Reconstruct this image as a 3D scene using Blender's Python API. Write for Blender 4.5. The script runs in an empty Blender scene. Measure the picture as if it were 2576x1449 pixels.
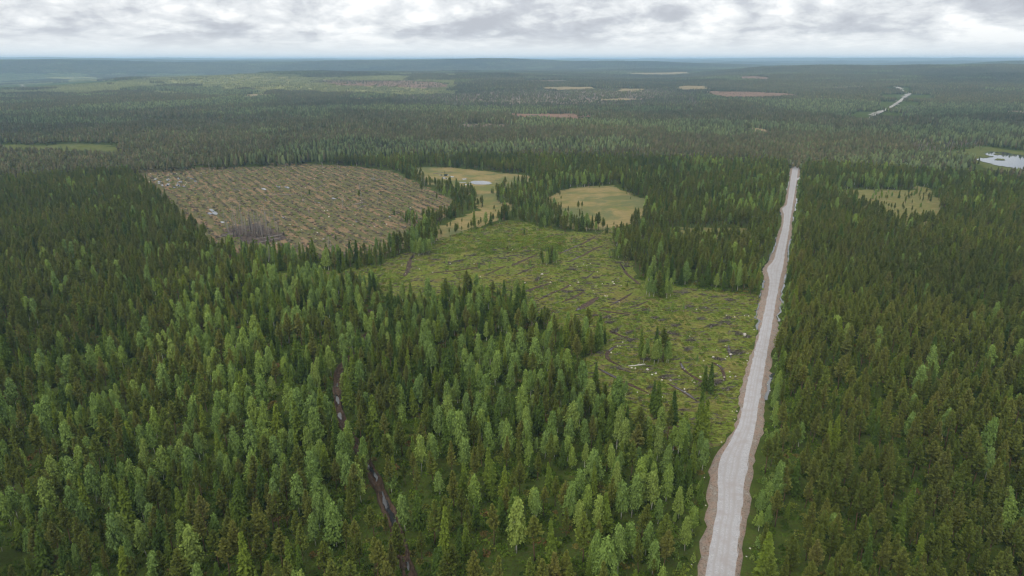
import bpy, math, random
import numpy as np
from mathutils import Vector
from mathutils.geometry import tessellate_polygon

rng = np.random.default_rng(7)
random.seed(7)
S = bpy.context.scene
COL = S.collection
R = math.radians

# ------------------------------------------------------------------ camera, sky, sun, exposure
CAM_H = 100.0
PITCH = 18.5
FPX = 1717.3            # focal length in pixels of a 2576 px wide view
CX, CY = 1288.0, 724.5
cam_d = bpy.data.cameras.new('camera')
cam_d.sensor_width = 36; cam_d.lens = 24.0
cam_d.clip_start = 1.0; cam_d.clip_end = 90000
cam = bpy.data.objects.new('camera', cam_d); COL.objects.link(cam)
cam.location = (0, 0, CAM_H)
cam.rotation_euler = (R(90 - PITCH), 0, 0)
S.camera = cam

SUN_EL, SUN_AZ = 42.0, -150.0     # sun high behind the left shoulder, veiled by cloud
w = bpy.data.worlds.new('World'); S.world = w; w.use_nodes = True
nt = w.node_tree; N = nt.nodes; L = nt.links
N.clear()
out = N.new('ShaderNodeOutputWorld')
sky = N.new('ShaderNodeTexSky'); sky.sky_type = 'NISHITA'; sky.sun_disc = False
sky.sun_elevation = R(SUN_EL); sky.sun_rotation = R(SUN_AZ)
bg1 = N.new('ShaderNodeBackground'); bg1.inputs[1].default_value = 0.10
L.new(sky.outputs[0], bg1.inputs[0])
tc = N.new('ShaderNodeTexCoord')
sep = N.new('ShaderNodeSeparateXYZ'); L.new(tc.outputs['Generated'], sep.inputs[0])
def wmath(op, a, b=None, c=None, clamp=False):
    m = N.new('ShaderNodeMath'); m.operation = op; m.use_clamp = clamp
    for i, v in enumerate((a, b, c)):
        if v is None: continue
        if isinstance(v, (int, float)): m.inputs[i].default_value = v
        else: L.new(v, m.inputs[i])
    return m.outputs[0]
zc = wmath('MAXIMUM', sep.outputs[2], 0.0)
zl = wmath('LOGARITHM', wmath('ADD', zc, 0.022), 2.718)
comb = N.new('ShaderNodeCombineXYZ')
L.new(wmath('MULTIPLY', sep.outputs[0], 13.0), comb.inputs[0])
L.new(wmath('MULTIPLY', sep.outputs[1], 13.0), comb.inputs[1])
L.new(wmath('MULTIPLY', zl, 2.5), comb.inputs[2])
def wnoise(scale, detail, rough, dist=0.0, off=(0, 0, 0)):
    mp = N.new('ShaderNodeMapping'); mp.inputs[1].default_value = off
    L.new(comb.outputs[0], mp.inputs[0])
    n = N.new('ShaderNodeTexNoise'); n.inputs['Scale'].default_value = scale
    n.inputs['Detail'].default_value = detail; n.inputs['Roughness'].default_value = rough
    n.inputs['Distortion'].default_value = dist
    L.new(mp.outputs[0], n.inputs[0]); return n.outputs[0]
def wramp(fac, stops):
    r = N.new('ShaderNodeValToRGB'); L.new(fac, r.inputs[0])
    cr = r.color_ramp
    while len(cr.elements) < len(stops): cr.elements.new(0.5)
    for e, (p, c) in zip(cr.elements, stops): e.position = p; e.color = (*c, 1)
    return r.outputs[0]
def wmix(fac, a, b):
    m = N.new('ShaderNodeMix'); m.data_type = 'RGBA'
    if isinstance(fac, (int, float)): m.inputs[0].default_value = fac
    else: L.new(fac, m.inputs[0])
    for i, v in ((6, a), (7, b)):
        if isinstance(v, tuple): m.inputs[i].default_value = (*v, 1)
        else: L.new(v, m.inputs[i])
    return m.outputs[2]
n1 = wnoise(0.95, 7, 0.56, 0.35, (3.1, 0.4, 1.7))
n2 = wnoise(0.36, 5, 0.5, 0.2, (9.3, 4.4, 2.1))
n3 = wnoise(2.9, 5, 0.62, 0.4, (1.3, 7.7, 5.0))
wd = N.new('ShaderNodeTexNoise'); wd.inputs['Scale'].default_value = 1.3; wd.inputs['Detail'].default_value = 4; L.new(comb.outputs[0], wd.inputs[0])
wv = N.new('ShaderNodeVectorMath'); wv.operation = 'MULTIPLY_ADD'; L.new(wd.outputs['Color'], wv.inputs[0]); wv.inputs[1].default_value = (1.1, 1.1, 1.1); L.new(comb.outputs[0], wv.inputs[2])
vo = N.new('ShaderNodeTexVoronoi'); vo.feature = 'F1'; vo.inputs['Scale'].default_value = 1.5
L.new(wv.outputs[0], vo.inputs['Vector'])
puff = wmath('MULTIPLY', wmath('SUBTRACT', 0.62, vo.outputs['Distance']), 0.17)
f = wmath('ADD', wmath('MULTIPLY', n1, 0.66), wmath('ADD', wmath('MULTIPLY', n2, 0.42), wmath('MULTIPLY', n3, 0.26)))
f = wmath('ADD', wmath('ADD', f, puff), -0.17)
cloud = wramp(f, [(0.36, (0.50, 0.515, 0.57)), (0.45, (0.61, 0.63, 0.68)), (0.50, (0.74, 0.76, 0.79)),
                  (0.56, (0.86, 0.875, 0.895)), (0.63, (1.05, 1.05, 1.04))])
# the cloud deck thins to a pale band just over the horizon
hor = wmath('MULTIPLY', wmath('SUBTRACT', zc, 0.006), 1 / 0.028, clamp=True)
hor = wmath('SMOOTH_MIN', hor, 1.0, 0.2)
cloud2 = wmix(hor, (0.95, 0.955, 0.95), cloud)
# an overcast sky is about twice as bright overhead as low down
zen = wmath('ADD', wmath('MULTIPLY', wmath('MAXIMUM', wmath('SUBTRACT', sep.outputs[2], 0.10), 0.0), 1.35), 1.0)
zv = N.new('ShaderNodeCombineXYZ')
L.new(zen, zv.inputs[0]); L.new(wmath('MULTIPLY', wmath('POWER', zen, 0.97), 1.0), zv.inputs[1]); L.new(wmath('POWER', zen, 0.86), zv.inputs[2])
zm = N.new('ShaderNodeMix'); zm.data_type = 'RGBA'; zm.blend_type = 'MULTIPLY'; zm.inputs[0].default_value = 1.0
L.new(cloud2, zm.inputs[6]); L.new(zv.outputs[0], zm.inputs[7]); cloud2 = zm.outputs[2]
bg2 = N.new('ShaderNodeBackground'); bg2.inputs[1].default_value = 1.0
L.new(cloud2, bg2.inputs[0])
msh = N.new('ShaderNodeMixShader'); msh.inputs[0].default_value = 0.94
L.new(bg1.outputs[0], msh.inputs[1]); L.new(bg2.outputs[0], msh.inputs[2])
L.new(msh.outputs[0], out.inputs[0])

sd = bpy.data.lights.new('sun', 'SUN'); sd.energy = 1.5; sd.angle = R(12); sd.color = (1.0, 0.94, 0.82)
sun = bpy.data.objects.new('sun', sd); COL.objects.link(sun)
_a, _e = R(SUN_AZ), R(SUN_EL)
_dir = Vector((math.sin(_a) * math.cos(_e), math.cos(_a) * math.cos(_e), math.sin(_e)))
sun.rotation_euler = _dir.to_track_quat('Z', 'Y').to_euler()
sun.location = (0, 0, 160)

S.view_settings.view_transform = 'Standard'; S.view_settings.look = 'None'
S.view_settings.exposure = 0.1; S.view_settings.gamma = 1.0
S.cycles.max_bounces = 6; S.cycles.diffuse_bounces = 3; S.cycles.glossy_bounces = 2
S.cycles.transmission_bounces = 2; S.cycles.volume_bounces = 3; S.cycles.transparent_max_bounces = 6
S.cycles.use_denoising = True; S.cycles.denoising_input_passes = 'RGB_ALBEDO_NORMAL'; S.cycles.denoising_prefilter = 'ACCURATE'
S.cycles.caustics_reflective = False; S.cycles.caustics_refractive = False
S.cycles.filter_width = 1.3

# ------------------------------------------------------------------ terrain
_rk = np.array([0, 700, 1200, 2000, 2600, 3200, 4000, 5000, 6000, 7500, 9000, 12000, 16000, 22000, 30000, 60000.])
_xk = np.array([-300, 0, 400, 800, 1200, 1600, 2000, 2576, 2900.])
_ak = np.arctan((_xk - CX) / FPX)
_H = np.array([
 [0, 0, 0, 0, 0, 0, 0, 0, 0],
 [0, 0, 0, 0, 0, 0, 0, 0, 0],
 [0, 0, 0, 0, 0, 0, 0, 0, 0],
 [2, 2, 5, 8, 6, 6, 8, 10, 10],
 [2, 4, 18, 24, 20, 14, 20, 25, 25],
 [0, 0, 26, 33, 32, 18, 36, 44, 44],
 [-5, -5, 8, 24, 26, 24, 62, 66, 66],
 [-30, -28, -20, 2, 14, 30, 22, 30, 30],
 [80, 82, 78, 80, 92, 86, 30, 74, 74],
 [20, 24, 30, 40, 42, 40, 0, 20, 20],
 [94, 92, 90, 84, 62, 50, 56, 70, 70],
 [60, 60, 60, 60, 60, 66, 60, 60, 60],
 [122, 120, 112, 102, 96, 96, 118, 108, 106],
 [70, 70, 70, 70, 70, 70, 70, 70, 70],
 [126, 124, 118, 110, 102, 104, 122, 114, 112],
 [126, 124, 118, 110, 102, 104, 122, 114, 112]], float)
def hgt(x, y):
    x = np.asarray(x, float); y = np.asarray(y, float)
    r = np.hypot(x, y); a = np.clip(np.arctan2(x, np.maximum(y, 1e-3)), _ak[0], _ak[-1])
    i = np.clip(np.searchsorted(_rk, r, 'right') - 1, 0, len(_rk) - 2)
    j = np.clip(np.searchsorted(_ak, a, 'right') - 1, 0, len(_ak) - 2)
    t = np.clip((r - _rk[i]) / (_rk[i + 1] - _rk[i]), 0, 1); s = (a - _ak[j]) / (_ak[j + 1] - _ak[j])
    t = t * t * (3 - 2 * t); s = s * s * (3 - 2 * s)
    h = (_H[i, j] * (1 - t) + _H[i + 1, j] * t) * (1 - s) + (_H[i, j + 1] * (1 - t) + _H[i + 1, j + 1] * t) * s
    k = np.clip((r - 900) / 3000, 0, 1.6)
    h = h + k * (6.0 * np.sin(x / 410 + 1.3 + 0.5 * np.sin(y / 300)) * np.cos(y / 330) + 4.0 * np.sin(x / 530 + y / 370) + 2.2 * np.sin(x / 170 - y / 240 + 2))
    return h

_cp, _sp = math.cos(R(PITCH)), math.sin(R(PITCH))
def at(X, Y):
    """ground point seen where the 2576 px wide view has pixel X, Y"""
    u = (X - CX) / FPX; v = (CY - Y) / FPX
    d = np.array([u, _cp + v * _sp, -_sp + v * _cp])
    t = CAM_H / -d[2] if d[2] < -1e-4 else 30000.0
    if t * math.hypot(d[0], d[1]) < 900: return (d[0] * t, d[1] * t)
    ts = np.linspace(600, 14000, 6000)
    z = CAM_H + d[2] * ts - hgt(d[0] * ts, d[1] * ts)
    k = np.argmax(z < 0) if (z < 0).any() else len(ts) - 1
    return (d[0] * ts[k], d[1] * ts[k])
def px(x, y, z=0.0):
    """world point -> 2576-wide view"""
    x = np.asarray(x, float); y = np.asarray(y, float)
    f_ = y * _cp + (CAM_H - z) * _sp
    u_ = y * _sp - (CAM_H - z) * _cp
    return CX + FPX * x / f_, CY - FPX * u_ / f_
def poly(pts): return np.array([at(*p) for p in pts])
def inside(P, x, y):
    x = np.asarray(x, float); y = np.asarray(y, float); c = np.zeros(x.shape, bool)
    n = len(P); j = n - 1
    for i in range(n):
        xi, yi = P[i]; xj, yj = P[j]
        cond = ((yi > y) != (yj > y))
        if yj != yi:
            c ^= cond & (x < (xj - xi) * (y - yi) / (yj - yi) + xi)
        j = i
    return c
def dist_line(P, x, y):
    x = np.asarray(x, float); y = np.asarray(y, float); best = np.full(x.shape, 1e9)
    for (x0, y0), (x1, y1) in zip(P[:-1], P[1:]):
        dx, dy = x1 - x0, y1 - y0; l2 = dx * dx + dy * dy + 1e-9
        t = np.clip(((x - x0) * dx + (y - y0) * dy) / l2, 0, 1)
        best = np.minimum(best, np.hypot(x - x0 - t * dx, y - y0 - t * dy))
    return best
# smooth value noise for placing things
_G = rng.random((256, 256))
def vnoise(x, y, s, o=0):
    x = np.asarray(x, float) / s + 100.3 + o; y = np.asarray(y, float) / s + 60.7 + o * 1.7
    xi = np.floor(x).astype(int); yi = np.floor(y).astype(int); fx = x - xi; fy = y - yi
    fx = fx * fx * (3 - 2 * fx); fy = fy * fy * (3 - 2 * fy)
    g = lambda a, b: _G[a % 256, b % 256]
    return (g(xi, yi) * (1 - fx) + g(xi + 1, yi) * fx) * (1 - fy) + (g(xi, yi + 1) * (1 - fx) + g(xi + 1, yi + 1) * fx) * fy

# ------------------------------------------------------------------ helpers
def tag(o, label=None, cat=None, group=None, kind=None):
    if label: o['label'] = label
    if cat: o['category'] = cat
    if group: o['group'] = group
    if kind: o['kind'] = kind
    return o
def mk(name, verts, faces, mats, parent=None, fmat=None, smooth=False, link=True):
    me = bpy.data.meshes.new(name)
    me.from_pydata(np.asarray(verts).tolist(), [], faces if isinstance(faces, list) else faces.tolist())
    for m in (mats if isinstance(mats, (list, tuple)) else [mats]): me.materials.append(m)
    if fmat is not None: me.polygons.foreach_set('material_index', np.asarray(fmat, np.int32))
    if smooth: me.polygons.foreach_set('use_smooth', np.ones(len(me.polygons), bool))
    me.update()
    o = bpy.data.objects.new(name, me)
    if link: COL.objects.link(o)
    if parent: o.parent = parent
    return o

class Mat:
    def __init__(s, name):
        s.m = bpy.data.materials.new(name); s.m.use_nodes = True
        s.t = s.m.node_tree; s.N = s.t.nodes; s.L = s.t.links; s.N.clear()
        s.out = s.N.new('ShaderNodeOutputMaterial')
        s._pos = None
    def lk(s, v, sock):
        if isinstance(v, (int, float)): sock.default_value = v
        elif isinstance(v, tuple): sock.default_value = (*v, 1) if len(v) == 3 and len(sock.default_value) == 4 else v
        else: s.L.new(v, sock)
    def pos(s):
        if s._pos is None:
            s._pos = s.N.new('ShaderNodeNewGeometry').outputs['Position']
        return s._pos
    def mapping(s, vec, scale=(1, 1, 1), rot=(0, 0, 0)):
        m = s.N.new('ShaderNodeMapping'); m.inputs[2].default_value = rot; m.inputs[3].default_value = scale
        s.L.new(vec, m.inputs[0]); return m.outputs[0]
    def noise(s, scale, detail=4, rough=0.55, vec=None, dist=0.0):
        n = s.N.new('ShaderNodeTexNoise'); n.inputs['Scale'].default_value = scale
        n.inputs['Detail'].default_value = detail; n.inputs['Roughness'].default_value = rough
        n.inputs['Distortion'].default_value = dist
        s.L.new(vec if vec is not None else s.pos(), n.inputs[0]); return n.outputs[0]
    def ramp(s, fac, stops, const=False):
        r = s.N.new('ShaderNodeValToRGB'); s.L.new(fac, r.inputs[0]); cr = r.color_ramp
        if const: cr.interpolation = 'CONSTANT'
        while len(cr.elements) < len(stops): cr.elements.new(0.5)
        for e, (p, c) in zip(cr.elements, stops):
            e.position = p; e.color = (c, c, c, 1) if isinstance(c, (int, float)) else (*c, 1)
        return r.outputs[0]
    def mix(s, fac, a, b, mode='MIX'):
        m = s.N.new('ShaderNodeMix'); m.data_type = 'RGBA'; m.blend_type = mode
        s.lk(fac, m.inputs[0]); s.lk(a, m.inputs[6]); s.lk(b, m.inputs[7]); return m.outputs[2]
    def math(s, op, a, b=None, clamp=False):
        m = s.N.new('ShaderNodeMath'); m.operation = op; m.use_clamp = clamp
        s.lk(a, m.inputs[0])
        if b is not None: s.lk(b, m.inputs[1])
        return m.outputs[0]
    def soft_normal(s, up=0.55):
        g = s.N.new('ShaderNodeNewGeometry').outputs['Normal']
        a = s.N.new('ShaderNodeVectorMath'); a.operation = 'ADD'; s.L.new(g, a.inputs[0]); a.inputs[1].default_value = (0, 0, up)
        n = s.N.new('ShaderNodeVectorMath'); n.operation = 'NORMALIZE'; s.L.new(a.outputs[0], n.inputs[0]); return n.outputs[0]
    def bump(s, h, strength=0.5, dist=0.3):
        b = s.N.new('ShaderNodeBump'); b.inputs['Strength'].default_value = strength
        b.inputs['Distance'].default_value = dist; s.L.new(h, b.inputs['Height']); return b.outputs[0]
    def diffuse(s, col, normal=None, translucent=None):
        d = s.N.new('ShaderNodeBsdfDiffuse'); s.lk(col, d.inputs[0])
        if normal is not None: s.L.new(normal, d.inputs['Normal'])
        o = d.outputs[0]
        if translucent:
            t = s.N.new('ShaderNodeBsdfTranslucent'); s.lk(col, t.inputs[0])
            m = s.N.new('ShaderNodeMixShader'); m.inputs[0].default_value = translucent
            s.L.new(o, m.inputs[1]); s.L.new(t.outputs[0], m.inputs[2]); o = m.outputs[0]
        s.L.new(o, s.out.inputs[0]); return s.m
    def principled(s, col, rough=0.8, spec=0.3, normal=None, metallic=0):
        p = s.N.new('ShaderNodeBsdfPrincipled'); s.lk(col, p.inputs['Base Color'])
        s.lk(rough, p.inputs['Roughness']); p.inputs['Specular IOR Level'].default_value = spec
        p.inputs['Metallic'].default_value = metallic
        if normal is not None: s.L.new(normal, p.inputs['Normal'])
        s.L.new(p.outputs[0], s.out.inputs[0]); return s.m

def foliage(name, stops, translucent=0.15, isl=(0.72, 1.3)):
    m = Mat(name)
    oi = m.N.new('ShaderNodeObjectInfo').outputs['Random']
    base = m.ramp(oi, stops)
    ri = m.N.new('ShaderNodeNewGeometry').outputs['Random Per Island']
    v = m.math('ADD', m.math('MULTIPLY', ri, isl[1] - isl[0]), isl[0])
    vv = m.N.new('ShaderNodeCombineXYZ')
    for k in range(3): m.L.new(v, vv.inputs[k])
    c = m.mix(1.0, base, vv.outputs[0], 'MULTIPLY')
    c = m.mix(1.0, c, m.ramp(m.noise(0.012, 3, 0.55), [(0.36, (0.80, 0.82, 0.84)), (0.64, (1.20, 1.16, 1.02))]), 'MULTIPLY')
    return m.diffuse(c, m.soft_normal(), translucent=translucent)
PINE = foliage('pine_needles', [(0.0, (0.094, 0.119, 0.026)), (0.3, (0.121, 0.150, 0.032)), (0.6, (0.152, 0.162, 0.041)), (0.85, (0.129, 0.172, 0.036)), (1.0, (0.169, 0.169, 0.050))], 0.32)
SPRUCE = foliage('spruce_needles', [(0.0, (0.054, 0.089, 0.022)), (0.35, (0.078, 0.125, 0.026)), (0.65, (0.111, 0.160, 0.028)), (1.0, (0.158, 0.208, 0.031))], 0.25)
BIRCH = foliage('birch_leaves', [(0.0, (0.133, 0.205, 0.051)), (0.4, (0.155, 0.229, 0.066)), (0.7, (0.175, 0.249, 0.052)), (1.0, (0.199, 0.260, 0.067))], 0.28)
SHRUB = foliage('shrub_leaves', [(0.0, (0.074, 0.114, 0.017)), (0.4, (0.101, 0.147, 0.023)), (0.75, (0.129, 0.158, 0.031)), (1.0, (0.123, 0.103, 0.035))], 0.1)
WOODFLOOR = foliage('bilberry_leaves', [(0.0, (0.026, 0.046, 0.008)), (0.4, (0.055, 0.095, 0.013)), (0.75, (0.100, 0.150, 0.022)), (0.9, (0.120, 0.130, 0.030)), (1.0, (0.11, 0.065, 0.03))], 0.1)

def bark(name, low, high, marks=None):
    m = Mat(name)
    g = m.N.new('ShaderNodeTexCoord').outputs['Object']
    sp = m.N.new('ShaderNodeSeparateXYZ'); m.L.new(g, sp.inputs[0])
    t = m.math('MULTIPLY', sp.outputs[2], 0.12, True)
    c = m.mix(t, low, high)
    if marks:
        n = m.noise(5, 3, 0.6, m.mapping(g, (1.5, 1.5, 3)))
        c = m.mix(m.ramp(n, [(0.60, 0.0), (0.66, 1.0)]), c, marks)
    return m.principled(c, 0.9, 0.2)
PBARK = bark('pine_bark', (0.075, 0.055, 0.042), (0.20, 0.105, 0.055))
SBARK = bark('spruce_bark', (0.075, 0.062, 0.052), (0.095, 0.078, 0.06))
BBARK = bark('birch_bark', (0.50, 0.48, 0.45), (0.55, 0.54, 0.50), (0.06, 0.05, 0.045))
DEADW = bark('weathered_wood', (0.17, 0.15, 0.135), (0.24, 0.22, 0.20), (0.08, 0.07, 0.06))
CHAR = bark('charred_wood', (0.045, 0.04, 0.04), (0.15, 0.135, 0.125), (0.02, 0.02, 0.02))
PALEWOOD = bark('pale_wood', (0.45, 0.43, 0.41), (0.45, 0.43, 0.41), (0.15, 0.12, 0.10))

# ------------------------------------------------------------------ tree meshes
def norm(v): return v / (np.linalg.norm(v, axis=-1, keepdims=True) + 1e-9)
def quads(c, u, v):
    c = np.asarray(c); V = np.stack([c - u - v, c + u - v, c + u * 0.55 + v, c - u * 0.55 + v], 1).reshape(-1, 3)
    n = len(c); F = (np.arange(n)[:, None] * 4 + np.arange(4)[None]).astype(int)
    return V, F
def tube(pts, rad, n=6):
    pts = np.asarray(pts, float); V = []; F = []
    for k, p in enumerate(pts):
        d = pts[min(k + 1, len(pts) - 1)] - pts[max(k - 1, 0)]; d = d / (np.linalg.norm(d) + 1e-9)
        a = np.cross(d, (0, 1, 0.13)); a /= np.linalg.norm(a); b = np.cross(d, a)
        for i in range(n):
            t = 2 * math.pi * i / n; V.append(p + rad[k] * (a * math.cos(t) + b * math.sin(t)))
    for k in range(len(pts) - 1):
        for i in range(n):
            F.append([k * n + i, k * n + (i + 1) % n, (k + 1) * n + (i + 1) % n, (k + 1) * n + i])
    F.append(list(range(n))[::-1]); F.append([(len(pts) - 1) * n + i for i in range(n)])
    return V, F
def merge(parts):
    V = []; F = []; o = 0
    for v, f in parts:
        V.extend(list(map(tuple, v))); F.extend([[i + o for i in q] for q in f]); o += len(v)
    return V, F
def trunk_mesh(h, r0, rg, lean=0.25, limbs=0, z0=0.4, lr=1.0):
    n = 7; ph = rg.random() * 6.28
    P = []
    for k in range(n):
        t = k / (n - 1); P.append((lean * math.sin(t * 2.2) * math.cos(ph), lean * math.sin(t * 2.2) * math.sin(ph), h * t * 0.97 - (0.3 if k == 0 else 0)))
    parts = [tube(P, [r0 * (1.25 if k == 0 else 1) * (1 - 0.9 * k / (n - 1)) for k in range(n)], 7)]
    for _ in range(limbs):
        t = z0 + (0.92 - z0) * rg.random(); a = rg.random() * 6.28; l = lr * (1 - t) * 1.6 + 0.3
        b = np.array([np.interp(t, np.linspace(0, 1, n), [p[k] for p in P]) for k in range(3)])
        e = b + np.array([math.cos(a) * l, math.sin(a) * l, l * 0.25])
        parts.append(tube([b, (b + e) / 2 + (0, 0, 0.05), e], [r0 * 0.28 * (1.2 - t), r0 * 0.2 * (1.2 - t), 0.01], 3))
    return merge(parts)
def pine_crown(h, rmax, rg, z0=0.36):
    C = []; U = []; W = []
    z = z0 * h
    while z < h * 0.985:
        t = (z / h - z0) / (1 - z0)
        prof = min(1.0, 0.45 + 2.4 * t) * (1 - t) ** 0.85 * 1.12
        r = rmax * prof * 1.06 + 0.16
        nb = 6 if t < 0.75 else 5
        a0 = rg.random() * 6.28
        for b in range(nb):
            if rg.random() < 0.14 + 0.22 * (t < 0.25): continue
            a = a0 + 6.283 * b / nb + rg.normal(0, 0.25); l = r * (0.66 + 0.5 * rg.random())
            up = 0.18 + 0.45 * t + rg.normal(0, 0.07)
            d = np.array([math.cos(a), math.sin(a), up]); side = np.array([-math.sin(a), math.cos(a), 0])
            base = np.array([0, 0, z])
            nt_ = max(3, int(l * 5.5))
            for k in range(nt_):
                s = 0.22 + 0.8 * (k + rg.random() * 0.6) / nt_
                spread = 0.30 * l * (1 - abs(s - 0.65))
                for _ in range(3):
                    p = base + d * l * s + side * rg.normal(0, spread * 0.6) + np.array([0, 0, rg.normal(0.04, 0.09)])
                    q = norm(d * 0.8 + rg.normal(0, 0.42, 3) + (0, 0, 0.35)); ww = norm(np.cross(q, norm(rg.normal(0, 0.6, 3) + (0, 0, 1.0))))
                    sz = 0.15 + 0.09 * rg.random()
                    C.append(p); U.append(ww * sz * 0.75); W.append(q * sz)
        z += 0.30 + 0.12 * rg.random() + 0.12 * (1 - t)
    for _ in range(26):
        C.append((rg.normal(0, 0.07), rg.normal(0, 0.07), h - 0.55 * rg.random() + 0.1)); q = norm(np.array([rg.normal(0, .4), rg.normal(0, .4), 1.]))
        ww = norm(np.cross(q, rg.normal(0, 1, 3))); U.append(ww * 0.09); W.append(q * 0.18)
    return quads(np.array(C), np.array(U), np.array(W))
def spruce_crown(h, rmax, rg, z0=0.07):
    C = []; U = []; W = []
    z = z0 * h
    while z < h * 0.975:
        t = (z / h - z0) / (1 - z0)
        r = rmax * ((1 - t) ** 0.82) * (0.72 + 0.28 * min(1, t * 6)) + 0.10
        nb = 7 if t < 0.8 else 5
        a0 = rg.random() * 6.28; lob = 0.85 + 0.3 * rg.random()
        for b in range(nb):
            if rg.random() < 0.10: continue
            a = a0 + 6.283 * b / nb + rg.normal(0, 0.2); l = r * lob * (0.75 + 0.42 * rg.random())
            ca, sa = math.cos(a), math.sin(a); side = np.array([-sa, ca, 0])
            nt_ = max(2, int(l * 5.5))
            for k in range(nt_):
                s = 0.15 + 0.87 * (k + 0.5 * rg.random()) / nt_
                drop = -0.34 * l * s + 0.20 * l * s * s * s
                for _ in range(2):
                    p = np.array([ca * l * s, sa * l * s, z + drop + rg.normal(0, 0.05)]) + side * rg.normal(0, 0.16 * l * (1 - s) + 0.07)
                    q = norm(np.array([ca, sa, -0.45]) + rg.normal(0, 0.28, 3)); ww = norm(np.cross(q, norm(rg.normal(0, 0.45, 3) + (0, 0, 1))))
                    sz = 0.19 + 0.10 * rg.random()
                    C.append(p); U.append(ww * sz * 0.75); W.append(q * sz)
        z += 0.24 + 0.10 * rg.random() + 0.06 * (1 - t)
    for _ in range(14):
        C.append((rg.normal(0, 0.04), rg.normal(0, 0.04), h - 0.5 * rg.random() + 0.1)); q = norm(np.array([rg.normal(0, .3), rg.normal(0, .3), 1.]))
        ww = norm(np.cross(q, rg.normal(0, 1, 3))); U.append(ww * 0.06); W.append(q * 0.18)
    return quads(np.array(C), np.array(U), np.array(W))
def birch_crown(h, rmax, rg, z0=0.24):
    C = []
    nc = 64
    for k in range(nc):
        t = (k + rg.random()) / nc; a = k * 2.4 + rg.normal(0, 0.4)
        prof = min(1, 0.5 + 2.2 * t) * (1 - t) ** 0.62 + 0.06
        r = rmax * prof * (0.45 + 0.65 * rg.random())
        c = np.array([math.cos(a) * r, math.sin(a) * r, h * (z0 + (1 - z0) * t * 0.96)])
        sg = (0.20 + 0.14 * rg.random()) * (1.1 - 0.35 * t); n = int(22 + 16 * rg.random())
        g = rg.normal(0, 1, (n, 3)) * (sg, sg, sg * 1.25)
        g[:, 2] -= 0.25 * np.abs(rg.normal(0, 1, n)) * (0.4 + t * 0.3)
        C.append(c + g)
    m = 130   # filler nearer the stem
    t = rg.random(m); a = rg.random(m) * 6.28; r = rmax * 0.5 * np.sqrt(rg.random(m)) * np.sin(np.pi * (0.1 + 0.86 * t))
    C.append(np.stack([np.cos(a) * r, np.sin(a) * r, h * (z0 + (1 - z0) * t * 0.97)], 1))
    C = np.concatenate(C); n = len(C)
    q = norm(np.stack([rg.normal(0, .45, n), rg.normal(0, .45, n), -np.ones(n) * 0.8], 1) + norm(C * (1, 1, 0)) * 0.5)
    ww = norm(np.cross(q, norm(rg.normal(0, 0.7, (n, 3)) + norm(C * (1, 1, 0)) + (0, 0, 0.5))))
    sz = (0.13 + 0.09 * rg.random(n))[:, None]
    return quads(C, ww * sz * 0.8, q * sz)

FORMS = {'pine': [], 'spruce': [], 'birch': []}
hid = bpy.data.collections.new('pine_forms'); hid2 = bpy.data.collections.new('spruce_forms'); hid3 = bpy.data.collections.new('birch_forms')
HID = {'pine': hid, 'spruce': hid2, 'birch': hid3}
BASEH = 11.0
for kind, nvar in (('pine', 6), ('spruce', 5), ('birch', 6)):
    for v in range(nvar):
        rg = np.random.default_rng(100 + v * 17 + len(kind))
        if kind == 'pine':
            z0 = (0.30, 0.36, 0.42, 0.26, 0.34, 0.46)[v]
            tv, tf = trunk_mesh(BASEH, 0.13, rg, 0.25, 12, 0.2, 1.0)
            cv, cf = pine_crown(BASEH, (1.35, 1.55, 1.45, 1.25, 1.75, 1.5)[v], rg, z0); tm, cm = PBARK, PINE
        elif kind == 'spruce':
            tv, tf = trunk_mesh(BASEH, 0.13, rg, 0.05, 0)
            cv, cf = spruce_crown(BASEH, (1.15, 1.4, 1.0, 1.25, 1.6)[v], rg, (0.05, 0.1, 0.16, 0.08, 0.05)[v]); tm, cm = SBARK, SPRUCE
        else:
            z0 = (0.22, 0.3, 0.26, 0.34, 0.2, 0.28)[v]
            tv, tf = trunk_mesh(BASEH, 0.085, rg, 0.3, 10, 0.3, 0.9)
            cv, cf = birch_crown(BASEH, (1.25, 1.45, 1.35, 1.15, 1.6, 1.3)[v], rg, z0); tm, cm = BBARK, BIRCH
        to = mk('trunk', tv, tf, tm, link=False, smooth=True); co = mk('crown', cv, cf, cm, link=False)
        FORMS[kind].append((to, co))
        V = list(map(tuple, tv)) + list(map(tuple, cv)); n0 = len(tv)
        F = list(tf) + [[i + n0 for i in q] for q in cf.tolist()]
        jo = mk(kind + '_form', V, F, [tm, cm], fmat=[0] * len(tf) + [1] * len(cf), link=False)
        HID[kind].objects.link(jo)

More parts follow.
